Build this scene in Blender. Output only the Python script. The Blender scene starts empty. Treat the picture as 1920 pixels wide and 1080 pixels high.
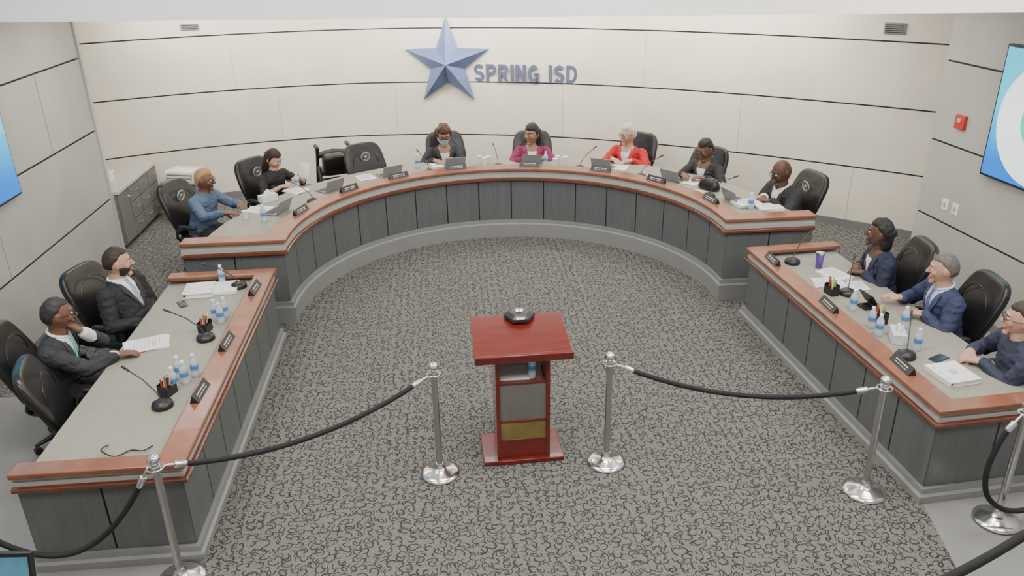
import bpy, math, random
from mathutils import Vector, Matrix, noise
from mathutils.bvhtree import BVHTree
random.seed(7)
scene=bpy.context.scene
COL=scene.collection
pi=math.pi
def V(*a): return Vector(a)
def rad(d): return math.radians(d)

# ---------------- materials ----------------
MATS={}
def mat(name,col,rough=.6,metal=0,var=.0,scale=20,bump=0,trans=0,emit=0,coat=0,stretch=None,spec=None):
    if name in MATS: return MATS[name]
    m=bpy.data.materials.new(name); m.use_nodes=True
    nt=m.node_tree; b=nt.nodes['Principled BSDF']
    b.inputs['Base Color'].default_value=(*col,1)
    b.inputs['Roughness'].default_value=rough
    b.inputs['Metallic'].default_value=metal
    if spec is not None: b.inputs['Specular IOR Level'].default_value=spec
    if trans: b.inputs['Transmission Weight'].default_value=trans
    if coat: b.inputs['Coat Weight'].default_value=coat
    if emit:
        b.inputs['Emission Color'].default_value=(*col,1); b.inputs['Emission Strength'].default_value=emit
    if var or bump:
        tc=nt.nodes.new('ShaderNodeTexCoord'); mp=nt.nodes.new('ShaderNodeMapping')
        nt.links.new(tc.outputs['Object'],mp.inputs['Vector'])
        if stretch: mp.inputs['Scale'].default_value=stretch
        n=nt.nodes.new('ShaderNodeTexNoise'); n.inputs['Scale'].default_value=scale; n.inputs['Detail'].default_value=4
        nt.links.new(mp.outputs[0],n.inputs['Vector'])
        if var:
            r=nt.nodes.new('ShaderNodeValToRGB')
            r.color_ramp.elements[0].position=.3; r.color_ramp.elements[1].position=.7
            r.color_ramp.elements[0].color=(*[max(0,c*(1-var)) for c in col],1)
            r.color_ramp.elements[1].color=(*[min(1,c*(1+var)) for c in col],1)
            nt.links.new(n.outputs['Fac'],r.inputs[0]); nt.links.new(r.outputs[0],b.inputs['Base Color'])
        if bump:
            bp=nt.nodes.new('ShaderNodeBump'); bp.inputs['Strength'].default_value=bump; bp.inputs['Distance'].default_value=.004
            nt.links.new(n.outputs['Fac'],bp.inputs['Height']); nt.links.new(bp.outputs[0],b.inputs['Normal'])
    MATS[name]=m; return m
M_back=mat('wall_panel_cream',(.80,.745,.63),.5,var=.05,scale=1.6)
M_side=mat('wall_panel_grey',(.43,.42,.40),.45,var=.06,scale=2)
M_groove=mat('reveal_dark',(.075,.07,.065),.7)
M_vj=mat('vertical_joint',(.60,.565,.49),.7,var=.03); M_vjs=mat('vertical_joint_grey',(.31,.305,.29),.7,var=.03)
M_white=mat('soffit_white',(.95,.95,.94),.7,var=.01)
M_vinyl=mat('vinyl_floor',(.25,.25,.245),.4,var=.06,scale=3)
M_wood=mat('dark_grey_laminate',(.108,.116,.118),.42,var=.10,scale=40,stretch=(1,1,.05))
M_joint=mat('panel_joint',(.010,.010,.011),.6)
M_plinth=mat('grey_plinth',(.23,.235,.235),.45,var=.04,scale=3)
M_band=mat('light_grey_band',(.40,.40,.38),.4,var=.03)
M_cap=mat('red_brown_cap_wood',(.245,.090,.050),.28,var=.18,scale=8,coat=.2)
M_trim=mat('dark_red_trim_wood',(.145,.046,.026),.2,var=.15,scale=8,coat=.4)
M_top=mat('desk_worktop',(.29,.28,.235),.5,var=.05,scale=30)
M_leather=mat('black_leather',(.011,.011,.012),.30,var=.2,scale=60,bump=.2)
M_plastic=mat('black_plastic',(.015,.015,.017),.4,var=.1)
M_chrome=mat('chrome',(.75,.75,.75),.18,1,var=.03)
M_steel=mat('brushed_steel',(.55,.54,.53),.28,1,var=.05)
M_mahog=mat('mahogany',(.150,.018,.013),.22,var=.15,scale=4,stretch=(1,6,1),coat=.5)
M_acryl=mat('frosted_acrylic',(.36,.34,.33),.16,trans=.55,var=.10,scale=3)
M_goldrefl=mat('acrylic_yellow_reflection',(.30,.23,.08),.2,trans=.3,var=.25,scale=5)  # yellow reflection on the clear panel put into its base colour
M_rope=mat('black_velvet_rope',(.012,.012,.014),.8,var=.2,scale=80)
M_paper=mat('paper_white',(.80,.80,.78),.7,var=.02)
M_laptop=mat('laptop_grey',(.25,.25,.27),.35,.2,var=.05)
M_screenD=mat('dark_screen',(.02,.025,.035),.2)
M_key=mat('keyboard_dark',(.03,.03,.03),.5,var=.2,scale=90)
M_star=mat('star_blue',(.18,.24,.45),.30,.5,var=.08,scale=5)
M_starl=mat('letter_grey_blue',(.135,.15,.245),.4,.2,var=.05)
M_silver=mat('emblem_silver',(.50,.50,.50),.4,.3,var=.05)
M_water=mat('bottle_plastic',(.75,.84,.90),.12,0,trans=.45,var=.03)
M_blue=mat('label_blue',(.08,.22,.55),.4,var=.05)
M_red=mat('red_plastic',(.55,.03,.02),.4,var=.05)
M_yel=mat('yellow_plastic',(.80,.55,.03),.4,var=.05)
M_grn=mat('green_plastic',(.05,.40,.12),.4,var=.05)
M_purple=mat('purple_metal',(.16,.09,.40),.3,.3,var=.05)
M_vent=mat('vent_grey',(.20,.20,.20),.5,var=.05)
M_eye=mat('eye_white',(.7,.68,.65),.3,var=.02); M_iris=mat('eye_dark',(.02,.012,.01),.2,var=.1)

# carpet: scattered curling arcs woven over a flecked grey ground
def carpet_mat():
    m=bpy.data.materials.new('swirl_carpet'); m.use_nodes=True; nt=m.node_tree; N=nt.nodes; L=nt.links
    b=N['Principled BSDF']; b.inputs['Roughness'].default_value=.95; b.inputs['Specular IOR Level'].default_value=.1
    tc=N.new('ShaderNodeTexCoord')
    def math_(op,a,bv=0,cv=0):
        k=N.new('ShaderNodeMath'); k.operation=op
        for i,x in enumerate((a,bv,cv)):
            if i>=len(k.inputs): break
            if isinstance(x,(int,float)): k.inputs[i].default_value=x
            else: L.new(x,k.inputs[i])
        return k.outputs[0]
    dn=N.new('ShaderNodeTexNoise'); dn.inputs['Scale'].default_value=7; dn.inputs['Detail'].default_value=0; L.new(tc.outputs['Object'],dn.inputs['Vector'])
    sub=N.new('ShaderNodeVectorMath'); sub.operation='SUBTRACT'; L.new(dn.outputs['Color'],sub.inputs[0]); sub.inputs[1].default_value=(.5,.5,.5)
    scl=N.new('ShaderNodeVectorMath'); scl.operation='SCALE'; L.new(sub.outputs[0],scl.inputs[0]); scl.inputs['Scale'].default_value=.06
    add=N.new('ShaderNodeVectorMath'); add.operation='ADD'; L.new(tc.outputs['Object'],add.inputs[0]); L.new(scl.outputs[0],add.inputs[1])
    def arcs(s,offx,w,r0,cut):
        mp=N.new('ShaderNodeMapping'); mp.inputs['Location'].default_value=(offx,offx*1.37,0); L.new(add.outputs[0],mp.inputs['Vector'])
        v=N.new('ShaderNodeTexVoronoi'); v.voronoi_dimensions='2D'; v.inputs['Scale'].default_value=s; v.inputs['Randomness'].default_value=.7
        L.new(mp.outputs[0],v.inputs['Vector'])
        d=N.new('ShaderNodeVectorMath'); d.operation='SUBTRACT'; L.new(mp.outputs[0],d.inputs[0]); L.new(v.outputs['Position'],d.inputs[1])
        sp=N.new('ShaderNodeSeparateXYZ'); L.new(d.outputs[0],sp.inputs[0])
        an=math_('ARCTAN2',sp.outputs[1],sp.outputs[0])
        cs=N.new('ShaderNodeSeparateColor'); L.new(v.outputs['Color'],cs.inputs[0])
        ph=math_('MULTIPLY',cs.outputs[0],6.283)
        mask=math_('GREATER_THAN',math_('SINE',math_('ADD',an,ph)),cut)
        rr=math_('MULTIPLY_ADD',cs.outputs[1],.14,r0)
        ring=math_('LESS_THAN',math_('ABSOLUTE',math_('SUBTRACT',v.outputs['Distance'],rr)),w)
        return math_('MULTIPLY',ring,mask)
    dark=math_('MAXIMUM',arcs(12.5,0,.058,.27,-.55),arcs(13.5,7.3,.055,.26,-.40))
    n2=N.new('ShaderNodeTexNoise'); n2.inputs['Scale'].default_value=150; n2.inputs['Detail'].default_value=2; L.new(tc.outputs['Object'],n2.inputs['Vector'])
    g=n2.outputs['Fac']
    r=N.new('ShaderNodeValToRGB'); e=r.color_ramp.elements
    e[0].position=.36; e[0].color=(.100,.100,.092,1); e[1].position=.64; e[1].color=(.235,.232,.212,1); L.new(g,r.inputs[0])
    mx=N.new('ShaderNodeMix'); mx.data_type='RGBA'; L.new(dark,mx.inputs['Factor']); L.new(r.outputs[0],mx.inputs['A']); mx.inputs['B'].default_value=(.042,.042,.044,1)
    L.new(mx.outputs['Result'],b.inputs['Base Color'])
    bp=N.new('ShaderNodeBump'); bp.inputs['Strength'].default_value=.4; bp.inputs['Distance'].default_value=.004; L.new(g,bp.inputs['Height']); L.new(bp.outputs[0],b.inputs['Normal'])
    return m
M_carpet=carpet_mat()

# ---------------- mesh builder ----------------
class MB:
    def __init__(s): s.v=[]; s.f=[]; s.m=[]
    def add(s,vs,fs,mi=0):
        o=len(s.v); s.v+= [Vector(a) for a in vs]; s.f+=[tuple(i+o for i in f) for f in fs]; s.m+=[mi]*len(fs); return s
    def box(s,c,d,mi=0,rot=None):
        x,y,z=d[0]/2,d[1]/2,d[2]/2
        vs=[V(a,b,e) for e in(-z,z) for b in(-y,y) for a in(-x,x)]
        if rot: vs=[rot@v for v in vs]
        vs=[v+V(*c) for v in vs]
        return s.add(vs,[(0,2,3,1),(4,5,7,6),(0,1,5,4),(2,6,7,3),(0,4,6,2),(1,3,7,5)],mi)
    def rings(s,rings,mi=0,cap=True,close=False):
        n=len(rings[0]); vs=[p for r in rings for p in r]; fs=[]
        m=len(rings)
        for i in range(m if close else m-1):
            a=i*n;b=((i+1)%m)*n
            for j in range(n):
                k=(j+1)%n; fs.append((a+j,a+k,b+k,b+j))
        if cap and not close: fs.append(tuple(range(n-1,-1,-1))); fs.append(tuple((m-1)*n+j for j in range(n)))
        return s.add(vs,fs,mi)
    def tube(s,pts,rr,mi=0,n=12,round_=False,close=False,flat=1.0):
        pts=[V(*p) for p in pts]
        if isinstance(rr,(int,float)): rr=[rr]*len(pts)
        rr=list(rr)
        if round_:
            d0=(pts[0]-pts[1]).normalized(); d1=(pts[-1]-pts[-2]).normalized(); r0=rr[0]; r1=rr[-1]
            pre=[(pts[0]+d0*r0*k,r0*math.sqrt(max(0,1-k*k))) for k in(.97,.8,.5)]
            post=[(pts[-1]+d1*r1*k,r1*math.sqrt(max(0,1-k*k))) for k in(.5,.8,.97)]
            pts=[p for p,_ in pre]+pts+[p for p,_ in post]; rr=[q for _,q in pre]+rr+[q for _,q in post]
        R=[];prev=None
        for i,p in enumerate(pts):
            if close: t=pts[(i+1)%len(pts)]-pts[i-1]
            else: t=pts[min(i+1,len(pts)-1)]-pts[max(i-1,0)]
            t.normalize()
            if prev is None:
                a=V(0,0,1) if abs(t.z)<.9 else V(1,0,0)
                u=(a-t*a.dot(t)).normalized()
            else: u=(prev-t*prev.dot(t)).normalized()
            prev=u; w=t.cross(u)
            R.append([p+(u*math.cos(2*pi*j/n)*flat+w*math.sin(2*pi*j/n))*rr[i] for j in range(n)])
        return s.rings(R,mi,close=close)
    def lathe(s,prof,c=(0,0,0),mi=0,n=24):
        return s.rings([[V(c[0]+r*math.cos(2*pi*j/n),c[1]+r*math.sin(2*pi*j/n),c[2]+z) for j in range(n)] for r,z in prof],mi)
    def sup(s,c,h,e=1.0,mi=0,fn=None,rot=None,nu=20,nv=12):
        def sg(a,p): return math.copysign(abs(a)**p,a)
        R=[]
        for i in range(nv+1):
            ph=-pi/2+pi*i/nv
            ph=max(-pi/2+.02,min(pi/2-.02,ph))
            ring=[]
            for j in range(nu):
                t=2*pi*j/nu
                x=sg(math.cos(ph),e)*sg(math.cos(t),e);y=sg(math.cos(ph),e)*sg(math.sin(t),e);z=sg(math.sin(ph),e)
                p=V(x*h[0],y*h[1],z*h[2])
                if fn: p=fn(p)
                if rot: p=rot@p
                ring.append(p+V(*c))
            R.append(ring)
        return s.rings(R,mi)
    def sph(s,fn,mi=0,nu=24,nv=16):
        R=[]
        for i in range(nv+1):
            ph=-pi/2+pi*i/nv; ph=max(-pi/2+.03,min(pi/2-.03,ph))
            R.append([fn(V(math.cos(ph)*math.cos(2*pi*j/nu),math.cos(ph)*math.sin(2*pi*j/nu),math.sin(ph))) for j in range(nu)])
        return s.rings(R,mi)
    def mesh(s,name,mats,smooth=True,ang=40):
        me=bpy.data.meshes.new(name); me.from_pydata([tuple(v) for v in s.v],[],s.f)
        for m in mats: me.materials.append(m)
        me.polygons.foreach_set('material_index',s.m)
        me.polygons.foreach_set('use_smooth',[smooth]*len(s.f))
        me.update()
        if smooth:
            try: me.set_sharp_from_angle(angle=rad(ang))
            except Exception: pass
        return me
    def obj(s,name,mats,parent=None,smooth=True,ang=40,bevel=0,label=None,structure=False):
        if not isinstance(mats,(list,tuple)): mats=[mats]
        o=bpy.data.objects.new(name,s.mesh(name,mats,smooth,ang)); COL.objects.link(o)
        if parent: o.parent=parent
        if bevel:
            b=o.modifiers.new('bevel','BEVEL'); b.width=bevel; b.segments=2; b.limit_method='ANGLE'
        if label: o['label']=label
        if structure: o['kind']='structure'
        return o
def root(name,loc=(0,0,0),rz=0,label='',cat='',group=None):
    o=bpy.data.objects.new(name,None); o.empty_display_size=.1; COL.objects.link(o)
    o.location=loc; o.rotation_euler=(0,0,rad(rz)); tag(o,label,cat,group); return o
def tag(o,label,cat,group=None):
    o['label']=label; o['category']=cat
    if group: o['group']=group
    return o
def dup(o,loc=None,rz=None,parent=None):
    c=o.copy(); COL.objects.link(c)
    if parent: c.parent=parent
    if loc is not None: c.location=loc
    if rz is not None: c.rotation_euler=(0,0,rad(rz))
    for k in o.children: dup(k,parent=c)
    return c

def normals2(path):
    out=[]
    n=len(path)
    for i in range(n):
        a=None;b=None
        if i>0:
            t=(path[i]-path[i-1]).normalized(); a=V(t.y,-t.x)
        if i<n-1:
            t=(path[i+1]-path[i]).normalized(); b=V(t.y,-t.x)
        if a is None: m=b
        elif b is None: m=a
        else:
            m=(a+b); m.normalize(); m=m/max(.35,m.dot(a))
        out.append(m)
    return out
def off(path,d):
    return [p+n*d for p,n in zip(path,normals2(path))]
def sweep(b,path,prof,mi=0,mis=None):
    N=normals2(path); m=len(prof); vs=[];fs=[];ms=[]
    for p,n in zip(path,N):
        for o,z in prof: q=p+n*o; vs.append(V(q.x,q.y,z))
    for i in range(len(path)-1):
        for j in range(m):
            k=(j+1)%m
            fs.append((i*m+j,i*m+k,(i+1)*m+k,(i+1)*m+j)); ms.append(mis[j] if mis else mi)
    fs.append(tuple(range(m))); ms.append(mi); fs.append(tuple((len(path)-1)*m+j for j in range(m-1,-1,-1))); ms.append(mi)
    o=len(b.v); b.v+=vs; b.f+=[tuple(i+o for i in f) for f in fs]; b.m+=ms
def slab(b,outer,inner,z0,z1,mi=0):
    R=[]
    for o,i in zip(outer,inner): R.append([V(o.x,o.y,z0),V(o.x,o.y,z1),V(i.x,i.y,z1),V(i.x,i.y,z0)])
    b.rings(R,mi)
def fixn(o):
    import bmesh
    bm=bmesh.new(); bm.from_mesh(o.data); bmesh.ops.recalc_face_normals(bm,faces=bm.faces); bm.to_mesh(o.data); bm.free(); return o

# ---------------- camera ----------------
th=rad(24);yaw=rad(4.7);rl=rad(1.0);H=4.0
Fw=V(math.sin(yaw)*math.cos(th),math.cos(yaw)*math.cos(th),-math.sin(th))
R0=V(math.cos(yaw),-math.sin(yaw),0);U0=R0.cross(Fw)
Rr=R0*math.cos(rl)-U0*math.sin(rl);Uu=U0*math.cos(rl)+R0*math.sin(rl)
cam=bpy.data.cameras.new('camera'); co=bpy.data.objects.new('camera',cam); COL.objects.link(co)
cam.lens=36*1500/1920; cam.sensor_width=36
mm=Matrix((Rr,Uu,-Fw)).transposed().to_4x4(); mm.translation=V(0,0,H); co.matrix_world=mm
scene.camera=co

# ---------------- room shell ----------------
C=V(.67,8.32); RA=2.47
def arc(r,a0,a1,n): return [C+V(r*math.cos(rad(a0+(a1-a0)*i/n)),r*math.sin(rad(a0+(a1-a0)*i/n))) for i in range(n+1)]
bp=[V(*p) for p in[(-6.6,11.4),(-5.1,12.3),(-3.55,12.92),(-1.8,13.25),(-.2,13.2),(1.43,12.82),(2.95,12.15),(4.35,11.28),(5.55,10.35),(6.4,9.6),(7.2,8.8)]]
def catmull(P,n=8):
    out=[]
    for i in range(len(P)-1):
        p0=P[max(i-1,0)];p1=P[i];p2=P[i+1];p3=P[min(i+2,len(P)-1)]
        for k in range(n):
            t=k/n
            out.append(.5*((2*p1)+(p2-p0)*t+(2*p0-5*p1+4*p2-p3)*t*t+(3*p1-p0-3*p2+p3)*t**3))
    out.append(P[-1]); return out
BW=catmull(bp)
def panelwall(name,path,zs,ztop,m,z0=0):
    prof=[(-.2,z0),(0,z0)]
    for z in zs:
        prof+=[(0,z-.010),(-.03,z-.010),(-.03,z+.010),(0,z+.010)]
    prof+=[(0,ztop),(-.2,ztop)]
    mis=[]
    for j in range(len(prof)):
        a=prof[j];b_=prof[(j+1)%len(prof)]
        mis.append(1 if (a[0]==-.03 or b_[0]==-.03) else 0)
    b=MB(); sweep(b,path,prof,0,mis)
    o=b.obj(name,[m,M_groove],structure=True,ang=25); return fixn(o)
panelwall('wall_back',BW,[.96,1.81,2.64],3.42,M_back)
panelwall('wall_left',[V(-4.45,-1.5),V(-4.45,10.62)],[.85,1.76,2.66],4.9,M_side)
panelwall('wall_right',[V(5.62,8.72),V(6.33,-1.5)],[.87,1.74,2.62],4.9,M_side)
panelwall('wall_left.001',[V(-5.6,10.4),V(-5.6,13)],[.96,1.81,2.64],3.42,M_back)
b=MB(); b.box((.9,-1.6,2.45),(11.5,.2,4.9)); b.obj('wall_front',M_white,structure=True)
b=MB(); b.box((.9,6.2,-.05),(14.5,16.5,.1)); b.obj('floor',M_vinyl,structure=True)
def wallat(x):
    for a,c in zip(BW[:-1],BW[1:]):
        if a.x<=x<=c.x:
            t=(x-a.x)/(c.x-a.x); p=a.lerp(c,t); tv=(c-a).normalized(); return p,math.degrees(math.atan2(tv.y,tv.x)),V(tv.y,-tv.x)
ti=3
for x,z0,z1 in[(-3.2,1.83,2.62),(-2.6,.98,1.79),(-.75,.98,1.79),(1.9,.98,1.79),(3.05,1.83,2.62),(4.3,.98,1.79),(5.6,.2,.94),(4.2,.2,.94)]:
    p,ang,nv=wallat(x); b=MB(); b.box((p.x,p.y,(z0+z1)/2),(.009,.008,z1-z0),rot=Matrix.Rotation(rad(ang),3,'Z')); b.obj('trim_%d'%ti,M_vj,structure=True); ti+=1
for y,z0,z1 in[(9.4,1.78,2.64),(7.9,.87,1.74)]:
    b=MB(); b.box((-4.45,y,(z0+z1)/2),(.008,.009,z1-z0)); b.obj('trim_%d'%ti,M_vjs,structure=True); ti+=1
def poly(name,pts,z0,z1,m):
    n=len(pts); vs=[V(p.x,p.y,z0) for p in pts]+[V(p.x,p.y,z1) for p in pts]
    fs=[tuple(range(n-1,-1,-1)),tuple(range(n,2*n))]+[(i,(i+1)%n,n+(i+1)%n,n+i) for i in range(n)]
    b=MB(); b.add(vs,fs); o=b.obj(name,m,smooth=False,structure=True)
    import bmesh
    bm=bmesh.new(); bm.from_mesh(o.data); bmesh.ops.triangulate(bm,faces=[f for f in bm.faces if len(f.verts)>4]); bmesh.ops.recalc_face_normals(bm,faces=bm.faces); bm.to_mesh(o.data); bm.free()
    return o
poly('floor.001',[V(-1.84,1),V(3.05,1),V(3.30,3.84),V(3.47,4.62),V(3.30,7.3),V(5.7,7.3),V(5.6,8.6),V(-4.44,8.6),V(-4.44,7.0),V(-2.0,7.0),V(-1.84,6.9)],0.001,.008,M_carpet)
poly('floor.002',[V(-4.44,8.55),V(-2.0,8.55)]+arc(RA+.1,174,6,30)+[V(3.3,8.55),V(5.6,8.55),V(7.1,8.9),V(6.3,9.7),V(4.3,11.4),V(2.9,12.3),V(1.4,12.95),V(-.2,13.35),V(-3.5,13.2),V(-5.2,12.7),V(-5.55,12.4),V(-5.55,10.5),V(-4.44,10.5)],.006,.10,M_carpet)
poly('floor.003',arc(RA,180,0,30)+[V(3.1,8.0),V(-1.8,8.0)],.0085,.0095,M_carpet)
sy=lambda x:8.13-.164*(x+4.5)
poly('wall_soffit',[V(-4.9,sy(-4.9)),V(6.7,sy(6.7)),V(6.7,sy(6.7)+.3),V(-4.9,sy(-4.9)+.3)],3.32,4.9,M_white)
poly('ceiling',[V(-6.6,sy(-6.6)+.2),V(8.4,sy(8.4)+.2),V(8.4,13.8),V(-6.6,13.8)],3.38,3.46,M_white)
b=MB(); b.box((.9,3.45,4.94),(12,10.6,.08)); b.obj('ceiling.001',M_white,structure=True)
b=MB(); b.box((-4.47,10.66,1.7),(.08,.06,3.4)); b.obj('trim_1',mat('trim_light',(.5,.5,.5),.4,var=.03),structure=True)
b=MB(); b.box((-4.55,10.74,1.7),(.05,.05,3.4)); b.obj('trim_2',M_groove,structure=True)
b=MB(); sweep(b,BW,[(.0,.1),(.015,.1),(.015,.2),(.0,.2)]); fixn(b.obj('baseboard_back',M_vent,structure=True))
b=MB(); sweep(b,[V(-4.45,-1.4),V(-4.45,10.6)],[(.0,0),(.015,0),(.015,.1),(.0,.1)]); fixn(b.obj('baseboard_left',M_vent,structure=True))
b=MB(); sweep(b,[V(5.62,8.7),V(6.33,-1.4)],[(.0,0),(.015,0),(.015,.1),(.0,.1)]); fixn(b.obj('baseboard_right',M_vent,structure=True))

# ---------------- desks ----------------
def desk(name,path,zz,topouter,topinner,capin,label,loc=(0,0,0),rz=0,pstep=.5):
    r=root(name,loc,rz,label,'desk')
    zp,zpan,ztr,zb,zc,zw=zz
    fine=path
    b=MB()
    sweep(b,fine,[(-.04,0),(.050,0),(.050,zp-.06),(.03,zp-.045),(.03,zp),(-.04,zp)]); fixn(b.obj('plinth',M_plinth,r,ang=25))
    b=MB(); sweep(b,fine,[(-.04,zp),(-.012,zp),(-.012,zpan),(-.04,zpan)]); fixn(b.obj('backing_board',M_joint,r,ang=25))
    L=[0]
    for a,c in zip(fine[:-1],fine[1:]): L.append(L[-1]+(c-a).length)
    corners=[0]
    for i in range(1,len(fine)-1):
        t0=(fine[i]-fine[i-1]).normalized();t1=(fine[i+1]-fine[i]).normalized()
        if t0.dot(t1)<.8: corners.append(i)
    corners.append(len(fine)-1)
    def at(s):
        for i in range(len(L)-1):
            if s<=L[i+1]+1e-6:
                t=(s-L[i])/max(1e-9,L[i+1]-L[i]); return fine[i]+(fine[i+1]-fine[i])*t
        return fine[-1]
    for c0,c1 in zip(corners[:-1],corners[1:]):
        s0,s1=L[c0],L[c1]; n=max(1,round((s1-s0)/pstep))
        for k in range(n):
            a=s0+(s1-s0)*k/n+.008; e=s0+(s1-s0)*(k+1)/n-.008
            sub=[at(a)]+[fine[i] for i in range(c0+1,c1) if a<L[i]<e]+[at(e)]
            b=MB(); sweep(b,sub,[(-.012,zp+.004),(.0,zp+.004),(.0,zpan-.002),(-.012,zpan-.002)])
            fixn(b.obj('panel',M_wood,r,ang=25))
    b=MB(); sweep(b,fine,[(-.04,zpan),(.035,zpan),(.05,zpan+.012),(.05,ztr-.012),(.035,ztr),(-.04,ztr)]); fixn(b.obj('lower_trim',M_trim,r,ang=50))
    b=MB(); h=(zb-ztr)
    sweep(b,fine,[(-.04,ztr),(.022,ztr),(.022,ztr+h*.45),(.008,ztr+h*.5),(.008,zb),(-.04,zb)]); fixn(b.obj('fascia_band',M_band,r,ang=25))
    o_=off(fine,.045); b=MB(); slab(b,o_,capin,zb,zc); fixn(b.obj('ledge_cap',M_cap,r,ang=40,bevel=.008))
    b=MB(); slab(b,topouter,topinner,zw-.035,zw); fixn(b.obj('worktop',M_top,r,ang=40,bevel=.003))
    b=MB(); slab(b,off(fine,-.05),off(fine,-.08),.02,zw-.03); fixn(b.obj('modesty_board',M_wood,r,ang=30))
    b=MB()
    if len(path)>10: slab(b,[C+(p-C).normalized()*(RA+.10) for p in capin[1:-1]],[C+(p-C).normalized()*(RA+.19) for p in capin[1:-1]],zw-.03,zb); fixn(b.obj('ledge_riser',M_band,r,ang=40))
    return r
arcp=arc(RA,180,0,56)
XL=-1.80-1.08; XR=3.14+1.02
dp=[V(XL,C.y)]+arcp[0:]+[V(XR,C.y)]
capin=[V(XL,C.y+.16)]+[C+(p-C)*((RA+.20)/RA) for p in arcp]+[V(XR,C.y+.16)]
capin[1]=V(C.x-(RA+.16),C.y+.16); capin[-2]=V(C.x+(RA+.16),C.y+.16)
RO=3.39
topin=[]
n=len(capin)
for i in range(n):
    if i==0 or i==n-1: topin.append(V(XL if i==0 else XR,C.y+.161))
    else:
        a=180*(1-(i-1)/(n-3)); a=6+ (a/180)*168
        topin.append(C+V(RO*math.cos(rad(a)),RO*math.sin(rad(a))))
desk('dais_desk',dp,(.26,.83,.88,.97,1.01,.93),capin,topin,capin,'long semicircular grey panelled dais desk with red-brown wooden ledge',pstep=.47)
lp=[V(-2.95,4.58),V(-1.87,4.58),V(-1.87,7.90),V(-2.90,7.90)]
desk('side_desk',lp,(.12,.665,.71,.78,.82,.75),[V(-2.03,4.67),V(-2.03,7.80)],[V(-2.89,4.67),V(-2.89,7.80)],[V(-2.95,4.68),V(-2.02,4.68),V(-2.02,7.79),V(-2.9,7.79)],'straight grey panelled side desk with red-brown ledge below blue screen wall',pstep=.46)
lr=[V(.98,3.24),V(0,3.24),V(0,0),V(1.02,0)]
desk('side_desk.001',lr,(.12,.665,.71,.78,.82,.75),[V(.14,3.14),V(.14,.09)],[V(.93,3.14),V(.93,.09)],[V(.98,3.13),V(.15,3.13),V(.15,.10),V(1.02,.10)],'straight grey panelled side desk with bottles and binder on top',loc=(3.47,4.62,0),rz=3.72,pstep=.46)

# ---------------- chairs ----------------
def chair_proto():
    r=root('office_chair',(0,0,0),0,'black leather high-back swivel office chair','chair','black meeting room chairs')
    b=MB(); b.sup((0,.02,.43),(.26,.26,.055),.45,fn=lambda p:V(p.x,p.y,p.z+(.012 if p.y<0 else -.01)*abs(p.y)/.2)); b.obj('seat',M_leather,r,ang=60)
    def bf(p):
        t=(p.z+.33)/.66
        x=p.x*(.84+.34*math.sin(min(1,t*1.15)*pi*.75)) if t<.7 else p.x*(1.13-.55*(t-.7)**1.3)
        y=p.y-.02*math.cos(p.x/.25*pi/2)+ (-.15*t) + .035*math.sin(t*pi*1.6)
        return V(x,y,p.z)
    b=MB(); b.sup((0,-.20,.80),(.265,.045,.33),.40,fn=bf,nu=32,nv=20)
    b.obj('backrest',M_leather,r,ang=60)
    b=MB(); b.tube([V(.20*math.cos(a_*2*pi/28),-.240-.03*math.sin(a_*2*pi/28),.84+.20*math.sin(a_*2*pi/28)) for a_ in range(28)],.004,n=5,close=True); b.obj('stitching',M_leather,r)
    for s in(-1,1):
        b=MB(); b.tube([(s*.24,-.18,.44),(s*.30,-.17,.50),(s*.315,-.14,.60),(s*.315,-.02,.645),(s*.315,.12,.645),(s*.31,.19,.59),(s*.28,.17,.48),(s*.23,.12,.42)],.017,n=8,round_=True)
        b.sup((s*.315,.02,.66),(.03,.13,.018),.5,nu=12,nv=8); b.obj('armrest',M_plastic,r,ang=60)
    b=MB(); b.tube([(0,0,.12),(0,0,.38)],[.03,.025]); b.box((0,0,.375),(.2,.2,.03)); b.obj('gas_lift',M_plastic,r)
    b=MB()
    for k in range(5):
        a=2*pi*k/5+.3; b.tube([(0,0,.13),(.15*math.cos(a),.15*math.sin(a),.115),(.29*math.cos(a),.29*math.sin(a),.085)],[.028,.022,.016],n=8,round_=True)
    b.obj('star_base',M_plastic,r,ang=60)
    for k in range(5):
        a=2*pi*k/5+.3; b=MB(); c=V(.29*math.cos(a),.29*math.sin(a),.032); t=V(-math.sin(a),math.cos(a),0)
        b.tube([c-t*.022,c+t*.022],.032,n=14); b.obj('caster',M_plastic,r)
    return r
CH=chair_proto()
def emblem(parent):
    b=MB(); rot=Matrix.Rotation(rad(-8),3,'X')
    z0=.955; y0=-.256
    for rr,w in((.066,.005),(.050,.003)):
        b.tube([V(0,y0,z0)+rot@V(rr*math.cos(2*pi*k/28),0,rr*math.sin(2*pi*k/28)) for k in range(28)],w,n=6,close=True)
    P=[]
    for k in range(10):
        q=.038 if k%2==0 else .016; a=pi/2+k*pi/5; P.append(V(0,y0,z0)+rot@V(q*math.cos(a),.004,q*math.sin(a)))
    cc=V(0,y0,z0)+rot@V(0,.012,0)
    b.add(P+[cc],[(i,(i+1)%10,10) for i in range(10)])
    o=b.obj('seal_emblem',M_silver,parent,label='silver round seal with star'); return o
def chair(x,y,z,face,em=False,label=None,first=[True]):
    if first[0]:
        first[0]=False; c=CH; c.location=(x,y,z); c.rotation_euler=(0,0,rad(face-90))
    else:
        c=dup(CH,(x,y,z),face-90)
        for k in list(c.children):
            if k.name.startswith('seal_emblem'): bpy.data.objects.remove(k)
    if em: emblem(c)
    if label: c['label']=label
    return c

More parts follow.
